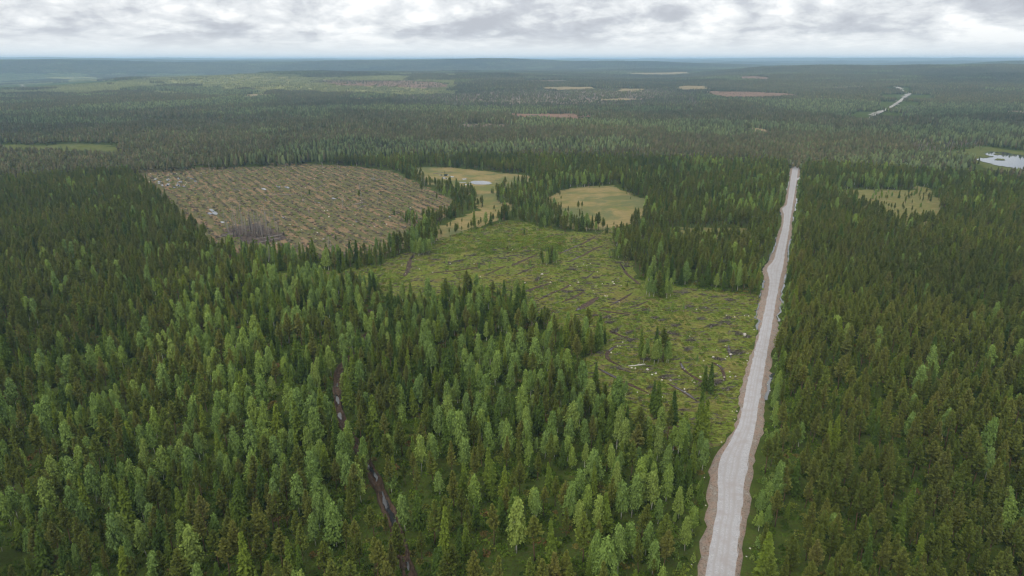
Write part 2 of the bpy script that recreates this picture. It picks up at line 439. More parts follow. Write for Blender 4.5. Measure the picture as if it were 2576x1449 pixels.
# ------------------------------------------------------------------ scatter with geometry nodes (stuff only)
def scatter(name, pts, rot, scl, idx, coll, label=None, group=None, tilt=None):
    me = bpy.data.meshes.new(name); n = len(pts)
    me.vertices.add(n); me.vertices.foreach_set('co', np.asarray(pts, np.float32).ravel())
    a = me.attributes.new('spin', 'FLOAT_VECTOR', 'POINT')
    rv = np.zeros((n, 3), np.float32); rv[:, 2] = rot
    if tilt is not None: rv[:, 0] = tilt[:, 0]; rv[:, 1] = tilt[:, 1]
    a.data.foreach_set('vector', rv.ravel())
    a = me.attributes.new('size', 'FLOAT_VECTOR', 'POINT'); s = np.asarray(scl, np.float32)
    if s.ndim == 1: s = np.repeat(s[:, None], 3, 1)
    a.data.foreach_set('vector', s.ravel())
    a = me.attributes.new('form', 'INT', 'POINT'); a.data.foreach_set('value', np.asarray(idx, np.int32))
    o = bpy.data.objects.new(name, me); COL.objects.link(o)
    g = bpy.data.node_groups.new(name + '_nodes', 'GeometryNodeTree')
    g.interface.new_socket('Geometry', in_out='INPUT', socket_type='NodeSocketGeometry')
    g.interface.new_socket('Geometry', in_out='OUTPUT', socket_type='NodeSocketGeometry')
    gi = g.nodes.new('NodeGroupInput'); go = g.nodes.new('NodeGroupOutput')
    iop = g.nodes.new('GeometryNodeInstanceOnPoints'); ci = g.nodes.new('GeometryNodeCollectionInfo')
    ci.inputs['Collection'].default_value = coll; ci.inputs['Separate Children'].default_value = True
    ci.inputs['Reset Children'].default_value = True
    def attr(nm, ty):
        q = g.nodes.new('GeometryNodeInputNamedAttribute'); q.data_type = ty; q.inputs['Name'].default_value = nm; return q.outputs[0]
    e2r = g.nodes.new('FunctionNodeEulerToRotation')
    g.links.new(attr('spin', 'FLOAT_VECTOR'), e2r.inputs[0])
    g.links.new(gi.outputs[0], iop.inputs['Points']); g.links.new(ci.outputs[0], iop.inputs['Instance'])
    iop.inputs['Pick Instance'].default_value = True
    g.links.new(attr('form', 'INT'), iop.inputs['Instance Index'])
    g.links.new(e2r.outputs[0], iop.inputs['Rotation'])
    g.links.new(attr('size', 'FLOAT_VECTOR'), iop.inputs['Scale'])
    g.links.new(iop.outputs[0], go.inputs[0])
    md = o.modifiers.new('scatter', 'NODES'); md.node_group = g
    tag(o, label, None, group, 'stuff')
    return o

# ------------------------------------------------------------------ the lie of the land, traced on the ground
ROAD_L = poly([(1738, 1640), (1755, 1560), (1772, 1449), (1781, 1397), (1791, 1344), (1804, 1291), (1807, 1238), (1802, 1200), (1803, 1170), (1818, 1136), (1837, 1114), (1857, 1079), (1862, 1045), (1870, 1015), (1876, 976), (1886.6, 933), (1897, 889.5), (1907, 853), (1916, 814), (1924, 777.5), (1932.7, 735.8), (1936, 699.4), (1930, 690), (1927.5, 676.8), (1935, 668), (1946.5, 659.5), (1951.7, 635), (1956, 618), (1968.6, 573), (1972, 542), (1966, 526), (1979, 517.6), (1988.6, 451.7), (1992, 434), (1995, 416), (1988, 404), (1972, 399)])
ROAD_R = poly([(1834, 1640), (1843, 1560), (1851, 1449), (1856, 1397), (1860, 1344), (1865.5, 1291), (1869, 1238), (1876, 1200), (1882, 1170), (1887, 1136), (1894, 1114), (1899, 1079), (1904, 1045), (1910, 1015), (1916, 976), (1923, 933), (1930, 889.5), (1937, 853), (1943, 814), (1949, 777.5), (1957, 735.8), (1963, 699.4), (1966, 690), (1969, 676.8), (1971, 668), (1972, 659.5), (1975, 635), (1978.5, 618), (1986, 573), (1990, 542), (1993, 526), (1994, 517.6), (2004, 457), (2006.8, 434), (2012, 415), (1996, 402), (1978, 397.5)])
SPUR = poly([(2000, 447), (2021, 448.5), (2026, 449.5), (2020, 453), (2004, 458), (1998, 456)])
ROAD_C = (ROAD_L + ROAD_R) / 2
CLEARCUT = poly([(345, 423), (367, 418), (491, 421), (600, 420), (667, 419), (674, 409), (740, 410), (808, 414), (900, 420), (984, 430), (1037, 455), (1090, 479), (1139, 504), (1145, 532), (1107, 552), (1060, 560), (1040, 590), (1030, 622), (960, 640), (850, 652), (740, 650), (650, 642), (600, 652), (560, 645), (525, 615), (480, 578), (430, 536), (385, 492), (345, 452), (325, 432)])
GREEN = poly([(1093, 606), (1144, 591), (1172, 579), (1224, 570), (1276, 556), (1328, 560), (1380, 565), (1398, 580), (1443, 583), (1500, 590), (1540, 572), (1600, 575), (1640, 590), (1560, 605), (1535, 640), (1555, 656), (1590, 657), (1600, 702), (1700, 718), (1806, 735), (1912, 742), (1906, 800), (1892, 860), (1878, 930), (1864, 990), (1855, 1030), (1842, 1080), (1815, 1110), (1790, 1150), (1730, 1120), (1650, 1080), (1560, 1035), (1480, 985), (1440, 935), (1450, 910), (1517, 862), (1500, 850), (1420, 835), (1330, 800), (1295, 752), (1221, 735), (1118, 755), (977, 752), (940, 720), (800, 715), (660, 703), (650, 690), (760, 686), (860, 680), (950, 668), (1000, 640), (1060, 625)])
BOG1 = poly([(1030, 428), (1050, 421), (1137, 421), (1224, 431), (1328, 441), (1372, 455), (1328, 462), (1259, 476), (1250, 495), (1257, 509), (1294, 516), (1290, 530), (1273, 547), (1207, 571), (1137, 592), (1093, 606), (1086, 590), (1089, 571), (1130, 559), (1172, 545), (1203, 528), (1190, 495), (1165, 478), (1120, 470), (1085, 466), (1051, 445)])
BOG2 = poly([(1372, 500), (1400, 482), (1440, 474), (1480, 468), (1545, 467), (1565, 478), (1590, 490), (1640, 505), (1625, 535), (1600, 558), (1565, 572), (1500, 578), (1440, 576), (1395, 558), (1368, 528)])
BOG3 = poly([(2110, 477), (2200, 478), (2299, 478), (2302, 467), (2337, 474), (2355, 497), (2390, 535), (2370, 556), (2302, 572), (2224, 562), (2195, 535), (2150, 505), (2090, 492)])
BOG4 = poly([(1660, 590), (1720, 573), (1885, 573), (1890, 602), (1800, 612), (1700, 612)])
MEADOW = poly([(-160, 367), (42, 364), (98, 368), (197, 361), (314, 372), (322, 392), (250, 396), (197, 394), (60, 386), (-160, 384)])
LAKE = poly([(2458, 403), (2485, 396), (2480, 388), (2498, 383), (2528, 385), (2576, 394), (2640, 402), (2760, 412), (2740, 430), (2640, 432), (2560, 428), (2500, 416)])
LAKEBANK = poly([(2330, 396), (2400, 384), (2455, 371), (2490, 370), (2576, 382), (2680, 392), (2800, 408), (2780, 436), (2640, 440), (2540, 434), (2470, 418), (2400, 404)])
POND = poly([(1180, 459.5), (1187, 456.5), (1200, 455.2), (1218, 455.3), (1230, 457.5), (1238, 461), (1230, 464), (1213, 465), (1196, 464), (1186, 462)])
BURN = poly([(560, 590), (580, 570), (640, 562), (690, 575), (718, 592), (722, 602), (690, 610), (640, 612), (590, 604)])
DITCH = poly([(931, 780), (930, 812), (932, 836), (908, 858), (898, 889), (856, 922), (850, 948), (848, 995), (852, 1040), (862, 1070), (885, 1105), (900, 1125), (916, 1151), (933, 1183), (952, 1221), (962, 1250), (972, 1275), (986, 1300), (1000, 1344), (1013, 1397), (1032, 1449), (1050, 1530)])
FARS = [  # (outline, colour family)
 ([(330, 202), (420, 196), (600, 190), (760, 194), (900, 205), (1000, 215), (1120, 226), (1080, 240), (960, 243), (820, 236), (700, 232), (560, 226), (430, 214)], 'young'),
 ([(775, 206), (830, 202), (940, 204), (1040, 203), (1130, 212), (1140, 222), (1060, 224), (960, 218), (860, 216)], 'red'),
 ([(600, 241), (640, 238), (680, 239), (672, 248), (620, 252)], 'tan'),
 ([(1050, 243), (1180, 236), (1320, 230), (1480, 232), (1620, 228), (1700, 232), (1640, 250), (1500, 262), (1340, 266), (1160, 258)], 'grey'),
 ([(1290, 204), (1400, 202), (1480, 206), (1400, 210), (1310, 209)], 'red'),
 ([(820, 250), (930, 247), (1010, 250), (940, 256), (850, 255)], 'tan'),
 ([(1500, 252), (1580, 249), (1600, 254), (1530, 257)], 'tan'),
 ([(120, 196), (240, 193), (320, 199), (240, 205), (150, 203)], 'young'),
 ([(2060, 222), (2160, 219), (2200, 225), (2110, 229)], 'grey'),
 ([(2480, 288), (2576, 283), (2640, 290), (2560, 296)], 'grey'),
 ([(1150, 318), (1240, 315), (1330, 322), (1260, 332), (1170, 328)], 'grey'),
 ([(1555, 226), (1620, 227), (1610, 234), (1560, 233)], 'tan'),
 ([(1700, 220), (1760, 219), (1800, 223), (1780, 230), (1715, 229)], 'tan'),
 ([(1770, 234), (1860, 233), (2000, 240), (2030, 246), (1960, 251), (1840, 250), (1780, 246)], 'red'),
 ([(1840, 197), (1900, 194), (1950, 200), (1940, 206), (1860, 204)], 'red'),
 ([(1285, 293), (1380, 290), (1480, 294), (1470, 306), (1420, 314), (1330, 308)], 'red'),
 ([(1845, 336), (1880, 330), (1916, 334), (1912, 342), (1850, 342)], 'tan'),
 ([(1360, 224), (1480, 222), (1500, 228), (1400, 231)], 'tan'),
 ([(1560, 186), (1720, 183), (1760, 188), (1600, 192)], 'tan'),
]
FARP = [(poly(p), k) for p, k in FARS]
FLINE = poly([(2160, 309), (2185, 303), (2198, 293), (2215, 284), (2235, 275), (2250, 266), (2263, 257), (2272, 249), (2279, 243), (2290, 238), (2272, 230), (2255, 222)])
FROADS = [poly(p) for p in ([(2190, 299), (2200, 291), (2215, 284), (2216, 287), (2204, 294), (2197, 300)], [(2248, 267), (2262, 257), (2266, 259), (2254, 269)],
          [(2272, 249), (2276, 240), (2292, 239), (2282, 245), (2278, 250)], [(2250, 221), (2270, 224), (2268, 228), (2252, 225)], [(52, 215), (56, 214), (62, 222), (58, 223)])]
def near_edge(x, y, amp=3.0, s=9.0):
    """shift a point a little, so that outlines traced as polygons turn ragged"""
    return x + (vnoise(x, y, s, 3) - 0.5) * 2 * amp, y + (vnoise(x, y, s, 11) - 0.5) * 2 * amp

# ------------------------------------------------------------------ ground sheet to the horizon
aa = np.concatenate([np.arange(-60, 60.01, 0.5), np.arange(66, 299, 6.0)]); aa = np.radians(aa)
rr = np.concatenate([[0.5, 20, 40, 60], np.geomspace(80, 60000, 230)])
A, RR = np.meshgrid(aa, rr)
GX, GY = RR * np.sin(A), RR * np.cos(A)
fr = np.cos(A) > -0.2
GZ = np.where(fr, hgt(GX, GY), 0.0)
na, nr = len(aa), len(rr)
V = np.stack([GX, GY, GZ], -1).reshape(-1, 3)
ii, jj = np.meshgrid(np.arange(nr - 1), np.arange(na), indexing='ij'); j2 = (jj + 1) % na
Fg = np.stack([ii * na + jj, ii * na + j2, (ii + 1) * na + j2, (ii + 1) * na + jj], -1).reshape(-1, 4)[:, ::-1]
m = Mat('forest_floor')
c = m.ramp(m.noise(0.22, 6, 0.65), [(0.30, (0.025, 0.038, 0.009)), (0.48, (0.043, 0.068, 0.012)), (0.60, (0.058, 0.083, 0.015)), (0.72, (0.064, 0.051, 0.024))])
c = m.mix(m.ramp(m.noise(1.7, 5, 0.7), [(0.45, 0.0), (0.62, 0.7)]), c, (0.038, 0.031, 0.015))
c = m.mix(m.ramp(m.noise(0.0016, 5, 0.6), [(0.40, 0.0), (0.62, 0.6)]), c, (0.064, 0.081, 0.024))
mk('ground', V, Fg, m.diffuse(c, m.bump(m.noise(0.8, 5, 0.7), 0.7, 0.6)), smooth=True)['kind'] = 'structure'

def sheet(name, P, mat, z=0.05, cell=None, amp=1.2, step=2.0):
    """a ground patch laid on the land: fine ragged outline near, draped cells far away"""
    if cell is None:
        out_ = []
        for (x0, y0), (x1, y1) in zip(P, np.roll(P, -1, 0)):
            n = max(1, int(math.hypot(x1 - x0, y1 - y0) / step))
            for k in range(n):
                x, y = x0 + (x1 - x0) * k / n, y0 + (y1 - y0) * k / n
                out_.append((x + (vnoise(x, y, 4, 5) - .5) * 2 * amp + (vnoise(x, y, 1.6, 8) - .5) * amp * 0.6, y + (vnoise(x, y, 4, 9) - .5) * 2 * amp, 0))
        tri = tessellate_polygon([[Vector(p) for p in out_]])
        V = [(p[0], p[1], z) for p in out_]
        F = []
        for t in tri:
            a, b, c_ = (V[i] for i in t)
            up = (b[0] - a[0]) * (c_[1] - a[1]) - (b[1] - a[1]) * (c_[0] - a[0])
            F.append(list(t) if up > 0 else list(t)[::-1])
    else:
        x0, y0 = P.min(0); x1, y1 = P.max(0)
        xs = np.arange(x0, x1 + cell, cell); ys = np.arange(y0, y1 + cell, cell)
        Xg, Yg = np.meshgrid(xs, ys); Zg = hgt(Xg, Yg) + z
        cx, cy = near_edge(Xg[:-1, :-1] + cell / 2, Yg[:-1, :-1] + cell / 2, cell * 2, cell * 5)
        keep = inside(P, cx, cy); i, j = np.nonzero(keep); n = len(xs)
        F = np.stack([i * n + j, i * n + j + 1, (i + 1) * n + j + 1, (i + 1) * n + j], 1)
        used, inv = np.unique(F, return_inverse=True)
        V = np.stack([Xg, Yg, Zg], -1).reshape(-1, 3)[used]; F = inv.reshape(-1, 4)
    o = mk(name, V, F, mat); o['kind'] = 'structure'; return o

# green logged bog
m = Mat('logged_bog')
g1 = m.noise(0.14, 6, 0.6); g2 = m.noise(0.9, 5, 0.7, m.mapping(m.pos(), (0.8, 1.3, 1))); g3 = m.noise(2.6, 4, 0.7)
c = m.ramp(g1, [(0.34, (0.133, 0.138, 0.028)), (0.46, (0.112, 0.158, 0.025)), (0.56, (0.149, 0.175, 0.036)), (0.68, (0.183, 0.168, 0.050))])
c = m.mix(m.ramp(g2, [(0.47, 0.0), (0.58, 1.0)]), c, (0.054, 0.056, 0.016))
c = m.mix(m.ramp(m.noise(0.33, 5, 0.7), [(0.60, 0.0), (0.66, 0.85)]), c, (0.080, 0.061, 0.041))
c = m.mix(m.ramp(m.noise(0.22, 5, 0.7, m.mapping(m.pos(), (0.5, 1.6, 1), (0, 0, 0.5)), 0.6), [(0.54, 0.0), (0.62, 0.8)]), c, (0.112, 0.089, 0.049))
c = m.mix(m.ramp(g3, [(0.56, 0.0), (0.68, 0.85)]), c, (0.035, 0.028, 0.013))
c = m.mix(m.ramp(m.noise(0.05, 4, 0.6), [(0.52, 0.0), (0.66, 0.5)]), c, (0.158, 0.126, 0.044))
LOGGED = m.diffuse(c, m.bump(g2, 0.8, 0.7))
sheet('clearing_ground', GREEN, LOGGED, 0.06, amp=2.0)

# brown scarified clearcut; furrows run one way across it
fa, fb = at(695, 497), at(801, 568)
fur = math.atan2(fb[1] - fa[1], fb[0] - fa[0])
m = Mat('scarified_soil')
rt = m.N.new('ShaderNodeVectorRotate'); rt.rotation_type = 'Z_AXIS'; rt.inputs['Angle'].default_value = -fur
m.L.new(m.pos(), rt.inputs[0]); rv_ = rt.outputs[0]
st = m.noise(0.27, 4, 0.6, m.mapping(rv_, (0.16, 1.0, 1)), 0.3)
st2 = m.noise(0.34, 5, 0.7, m.mapping(rv_, (0.4, 1.0, 1)))
c = m.ramp(m.noise(0.06, 4, 0.6), [(0.35, (0.083, 0.088, 0.034)), (0.55, (0.106, 0.096, 0.049)), (0.7, (0.079, 0.093, 0.032))])
c = m.mix(m.ramp(st, [(0.52, 0.0), (0.58, 0.9)]), c, (0.186, 0.127, 0.078))
c = m.mix(m.ramp(st2, [(0.54, 0.0), (0.62, 0.85)]), c, (0.045, 0.039, 0.034))
c = m.mix(m.ramp(m.noise(1.1, 4, 0.7), [(0.62, 0.0), (0.7, 0.6)]), c, (0.159, 0.141, 0.110))
sheet('scarified_ground', CLEARCUT, m.diffuse(c, m.bump(st2, 0.8, 1.0)), 0.05, amp=3.0)
m = Mat('burnt_ground')
c = m.ramp(m.noise(0.4, 5, 0.7), [(0.38, (0.035, 0.03, 0.03)), (0.52, (0.07, 0.055, 0.05)), (0.66, (0.12, 0.09, 0.06))])
sheet('burnt_patch', BURN, m.diffuse(c), 0.11, amp=3.0)

m = Mat('bog_moss')
b1 = m.noise(0.035, 5, 0.6); b2 = m.noise(0.25, 6, 0.7, m.mapping(m.pos(), (0.6, 1.4, 1)))
c = m.ramp(b1, [(0.34, (0.122, 0.131, 0.047)), (0.47, (0.184, 0.152, 0.064)), (0.58, (0.229, 0.175, 0.083)), (0.7, (0.149, 0.145, 0.057))])
c = m.mix(m.ramp(b2, [(0.45, 0.0), (0.66, 0.7)]), c, (0.097, 0.092, 0.038))
c = m.mix(m.ramp(m.noise(0.018, 6, 0.65, None, 0.5), [(0.47, 0.0), (0.56, 0.85)]), c, (0.093, 0.107, 0.047))
BOGM = m.diffuse(c, m.bump(b2, 0.3, 0.3))
m = Mat('wooded_bog_moss')
b2 = m.noise(0.18, 6, 0.7)
c = m.ramp(b2, [(0.36, (0.139, 0.102, 0.042)), (0.5, (0.114, 0.120, 0.042)), (0.62, (0.174, 0.140, 0.064))])
BOGW = m.diffuse(c)
sheet('bog', BOG1, BOGM, 0.07, amp=3.0); sheet('bog', BOG2, BOGM, 0.07, amp=3.0)
sheet('bog', BOG3, BOGW, 0.07, amp=3.0); sheet('bog', BOG4, BOGW, 0.07, amp=4.0)
m = Mat('meadow_grass')
c = m.ramp(m.noise(0.12, 6, 0.65), [(0.35, (0.060, 0.075, 0.024)), (0.5, (0.084, 0.096, 0.031)), (0.68, (0.104, 0.102, 0.039))])
MEAD = m.diffuse(c)
sheet('meadow', MEADOW, MEAD, 0.3, cell=4.0); sheet('lake_shore', LAKEBANK, MEAD, 0.3, cell=4.0)
def farmat(name, a, b, c3, sc=0.02):
    m = Mat(name)
    c = m.ramp(m.noise(sc, 6, 0.7), [(0.36, a), (0.5, b), (0.64, c3)]); return m.diffuse(c)
FM = {'young': farmat('young_growth_ground', (0.138, 0.145, 0.052), (0.184, 0.180, 0.071), (0.161, 0.132, 0.071)),
      'red': farmat('cut_ground', (0.138, 0.087, 0.066), (0.188, 0.121, 0.088), (0.094, 0.077, 0.057)),
      'tan': farmat('dry_bog_ground', (0.182, 0.158, 0.085), (0.221, 0.174, 0.103), (0.144, 0.127, 0.068)),
      'grey': farmat('sparse_ground', (0.132, 0.116, 0.080), (0.166, 0.129, 0.103), (0.105, 0.100, 0.063))}
for k, (P, f_) in enumerate(FARP):
    sheet('distant_clearing', P, FM[f_], 1.0 + 0.25 * k, cell=9.0)

# water
def water(name='pond_water', rough=0.03, col=(0.03, 0.035, 0.04)):
    m = Mat(name)
    return m.principled(col, rough, 1.0, m.bump(m.noise(3.0, 3, 0.5), 0.05, 0.05))
WATER = water()
DARKWATER = Mat('ditch_water_surface'); DARKWATER = DARKWATER.principled((0.02, 0.022, 0.025), 0.06, 0.45, DARKWATER.bump(DARKWATER.noise(3.0, 3, 0.5), 0.1, 0.05))
sheet('pond', POND, WATER, 0.13, amp=1.0)
sheet('lake', LAKE, WATER, 0.7, cell=2.5)
pools = [[(1105, 440), (1112, 439), (1116, 441.5), (1108, 442)], [(1118, 439), (1124, 437.5), (1130, 440.5), (1124, 443), (1116, 444)],
         [(1130, 443.5), (1143, 444.5), (1143, 446), (1130, 446)], [(1112, 446), (1124, 448), (1126, 450), (1114, 448.5)],
         [(1161, 450), (1175, 449.3), (1177, 451), (1166, 452.6)], [(1155, 459), (1172, 458.6), (1172, 460), (1156, 460.2)],
         [(1166, 464.5), (1178, 463), (1182, 464), (1168, 466)]]
for p in pools: sheet('bog_pool', poly(p), WATER, 0.13, amp=0.8, step=1.5)
for p in ([(2466, 398), (2492, 394), (2500, 397), (2478, 400)], [(2500, 389), (2512, 388), (2516, 391), (2504, 392)], [(2502, 400), (2530, 402), (2524, 406), (2500, 404)]):
    sheet('reed_island', poly(p), MEAD, 0.95, cell=1.6)

# ------------------------------------------------------------------ gravel road and its earth verges
def resample(P, Q, step=3.0):
    a = []; b = []
    for k in range(len(P) - 1):
        n = max(1, int(np.hypot(*(P[k + 1] - P[k])) / step))
        for i in range(n):
            t = i / n; a.append(P[k] * (1 - t) + P[k + 1] * t); b.append(Q[k] * (1 - t) + Q[k + 1] * t)
    a.append(P[-1]); b.append(Q[-1]); return np.array(a), np.array(b)
def smooth(P, it=2):
    P = P.copy()
    for _ in range(it): P[1:-1] = (P[:-2] + 2 * P[1:-1] + P[2:]) / 4
    return P
RL, RRr = resample(ROAD_L, ROAD_R, 2.2); RL = smooth(RL, 6); RRr = smooth(RRr, 6)
ROADZ = 0.55
def strip(name, rows, mat, kind='structure', uv=None):
    """rows: list of cross sections, each a list of (x, y, z)"""
    n = len(rows[0]); V = [p for r_ in rows for p in r_]; F = []
    for i in range(len(rows) - 1):
        for j in range(n - 1):
            F.append([i * n + j, i * n + j + 1, (i + 1) * n + j + 1, (i + 1) * n + j])
    o = mk(name, V, F, mat, smooth=True)
    if uv:
        l = o.data.uv_layers.new(name='across'); arr = np.zeros((len(o.data.loops), 2), np.float32)
        vi = np.zeros(len(o.data.loops), np.int32); o.data.loops.foreach_get('vertex_index', vi)
        arr[:, 0] = (vi % n) / (n - 1); arr[:, 1] = vi // n; l.data.foreach_set('uv', arr.ravel())
    # face up
    if o.data.polygons[0].normal.z < 0: o.data.flip_normals()
    o['kind'] = kind; return o
NX = 13
rows = []
for a, b in zip(RL, RRr):
    e = (vnoise(a[0], a[1], 1.7, 2) - .5) * 0.5; e2 = (vnoise(b[0], b[1], 1.7, 4) - .5) * 0.5
    d = (b - a) / (np.hypot(*(b - a)) + 1e-6); a2 = a + d * e; b2 = b + d * e2
    rows.append([(a2[0] + (b2[0] - a2[0]) * k / (NX - 1), a2[1] + (b2[1] - a2[1]) * k / (NX - 1), ROADZ + 0.12 * math.sin(math.pi * k / (NX - 1))) for k in range(NX)])
m = Mat('road_gravel')
u = m.N.new('ShaderNodeUVMap'); u.uv_map = 'across'; su = m.N.new('ShaderNodeSeparateXYZ'); m.L.new(u.outputs[0], su.inputs[0])
wob = m.math('ADD', su.outputs[0], m.math('MULTIPLY', m.math('SUBTRACT', m.noise(0.05, 3, 0.5), 0.5), 0.22))
tr = m.ramp(wob, [(0.18, 0.0), (0.27, 1.0), (0.33, 0.1), (0.42, 0.0), (0.47, 0.8), (0.53, 0.0), (0.66, 1.0), (0.75, 0.0)])
base = m.ramp(m.noise(2.8, 6, 0.75), [(0.32, (0.233, 0.227, 0.238)), (0.5, (0.304, 0.299, 0.314)), (0.66, (0.374, 0.371, 0.390))])
c = m.mix(m.math('MULTIPLY', tr, 1.0), base, (0.270, 0.255, 0.260))
c = m.mix(m.ramp(m.noise(0.35, 6, 0.7), [(0.48, 0.0), (0.62, 0.6)]), c, (0.254, 0.230, 0.227))
GRAVEL = m.principled(c, 0.95, 0.2, m.bump(m.noise(5, 5, 0.7), 0.4, 0.08))
strip('gravel_road', rows, GRAVEL, uv=True)
rows = []
spc = poly([(1998, 451.5), (2006, 451), (2014, 450.8), (2024, 450.6)]); spw = [7.0, 5.0, 3.2, 2.2]
for p, w_ in zip(spc, spw): rows.append([(p[0] + 0.02 * k, p[1] - w_ + 2 * w_ * k / 12, ROADZ + 0.01) for k in range(13)])
strip('side_road', rows, GRAVEL, uv=True)
m = Mat('verge_soil')
v1 = m.noise(0.5, 6, 0.75); v2 = m.noise(2.2, 5, 0.7)
c = m.ramp(v1, [(0.34, (0.208, 0.133, 0.095)), (0.46, (0.264, 0.201, 0.166)), (0.56, (0.208, 0.173, 0.144)), (0.68, (0.303, 0.278, 0.257))])
c = m.mix(m.ramp(v2, [(0.52, 0.0), (0.62, 0.8)]), c, (0.092, 0.068, 0.054))
VERGE = m.principled(c, 0.95, 0.15, m.bump(v2, 1.0, 0.4))
def verge(side):
    rows = []; water_runs = []; cur = []
    E = RL if side < 0 else RRr; O = RRr if side < 0 else RL
    for k, (a, b) in enumerate(zip(E, O)):
        d = (a - b) / (np.hypot(*(a - b)) + 1e-6)
        y_ = px(a[0], a[1])[1]
        base_w = (1.7 if y_ > 1100 else 1.3 if y_ > 800 else 2.5 if y_ > 640 else 1.7) if side < 0 else (1.5 if y_ > 1100 else 1.9 if y_ > 680 else 1.6)
        wv = base_w * (0.5 + 0.9 * vnoise(a[0], a[1], 14, 20 + side)) + (vnoise(a[0], a[1], 2.3, 30 + side) - .5) * 1.5 * (1 if y_ > 700 else 0.6)
        row = []
        for j in range(8):
            t = j / 7; p = a + d * (-0.35 + (wv + 0.35) * t)
            z = ROADZ * (1 - t) ** 1.1 + 0.10 + (0.28 * (vnoise(p[0], p[1], 0.9, 40) - 0.35) if 0 < j < 7 else -0.02) * min(1, t * 3)
            if j == 0: z = ROADZ - 0.06
            if j == 7: z = 0.02
            row.append((p[0], p[1], z))
        rows.append(row)
        thr = vnoise(a[0], a[1], 16, 50 + side)
        wet = (600 < y_ < 850 and thr > 0.28) or (430 < y_ <= 600 and thr > 0.42) or (side > 0 and 850 <= y_ < 1010 and thr > 0.45)
        if wet and k % 1 == 0: cur.append((a + d * (wv + 0.15 + 0.5 * vnoise(a[0], a[1], 6, 9)), d, 0.14 + 0.5 * vnoise(a[0], a[1], 5, 70) ** 1.5 + (0.9 * max(0, vnoise(a[0], a[1], 11, 80) - .6))))
        else:
            if len(cur) > 3: water_runs.append(cur)
            cur = []
    if len(cur) > 3: water_runs.append(cur)
    strip('road_verge', rows, VERGE)
    for run in water_runs:
        strip('ditch_water', [[(p[0] - d[0] * w_, p[1] - d[1] * w_, 0.16), (p[0], p[1], 0.16), (p[0] + d[0] * w_, p[1] + d[1] * w_, 0.16)] for p, d, w_ in run], WATER)
verge(-1); verge(1)
m = Mat('distant_gravel'); DG = m.diffuse((0.294, 0.280, 0.266))
FQ, _ = resample(FLINE, FLINE, 12.0); FQ = smooth(FQ, 3); rows = []
for k, p in enumerate(FQ):
    q = FQ[min(k + 1, len(FQ) - 1)] - FQ[max(k - 1, 0)]; q = q / np.hypot(*q); n_ = np.array([-q[1], q[0]])
    rows.append([(*(p + n_ * w_), float(hgt(*(p + n_ * w_))) + 2.0) for w_ in (3.6, 0.0, -3.6)])
strip('distant_road', rows, DG)
for P in FROADS: sheet('distant_road', P, DG, 4.0, cell=4.0)

# ------------------------------------------------------------------ peat ditches
m = Mat('peat')
v1 = m.noise(0.9, 6, 0.7)
c = m.ramp(v1, [(0.36, (0.022, 0.014, 0.009)), (0.5, (0.052, 0.032, 0.020)), (0.64, (0.084, 0.053, 0.035))])
PEAT = m.principled(c, 0.9, 0.25, m.bump(v1, 1.0, 0.4))
D2, _ = resample(DITCH, DITCH, 1.3); D2 = smooth(D2, 6)
rows = []
for k, p in enumerate(D2):
    q = D2[min(k + 1, len(D2) - 1)] - D2[max(k - 1, 0)]; q = q / np.hypot(*q); n_ = np.array([q[1], -q[0]])
    wd = 0.8 + 0.7 * vnoise(p[0], p[1], 6, 1) + 0.5 * vnoise(p[0], p[1], 1.5, 2)
    row = []
    for j in range(11):
        t = j / 10 * 2 - 1; g = p + n_ * wd * t * (1 + 0.25 * (vnoise(p[0] + j, p[1], 1.4, 5) - .5))
        z = 0.06 + 0.75 * math.exp(-((abs(t) - 0.68) / 0.2) ** 2) * (0.5 + vnoise(g[0], g[1], 1.1, 6)) - 0.0
        if abs(t) > 0.99: z = 0.02
        row.append((g[0], g[1], z))
    rows.append(row)
strip('peat_ditch', rows, PEAT)
cur = []; runs = []
for k, p in enumerate(D2):
    y_ = px(p[0], p[1])[1]
    wet = (965 < y_ < 1062 and (int(y_ / 14) % 3 != 1)) or (1165 < y_ < 1215) or (1235 < y_ < 1345) or (1370 < y_ < 1400) or (1415 < y_ < 1450)
    if wet: cur.append(k)
    else:
        if len(cur) > 1: runs.append(cur)
        cur = []
if len(cur) > 1: runs.append(cur)
for run in runs:
    rws = []
    for k in run:
        p = D2[k]; q = D2[min(k + 1, len(D2) - 1)] - D2[max(k - 1, 0)]; q = q / np.hypot(*q); n_ = np.array([q[1], -q[0]])
        wd = (0.15 + 1.1 * vnoise(p[0], p[1], 1.6, 12)) * 0.75 * min(1, 0.35 + 0.5 * min(k - run[0], run[-1] - k)); o_ = 1.2 * (vnoise(p[0], p[1], 3, 13) - .5)
        a = p + n_ * (o_ - wd); b = p + n_ * (o_ + wd); rws.append([(a[0], a[1], 0.30), (p[0], p[1], 0.30), (b[0], b[1], 0.30)])
    strip('ditch_water', rws, DARKWATER)
def C5(X, Y): return (977.6 + 0.3524 * X, 488.8 + 0.3524 * Y)
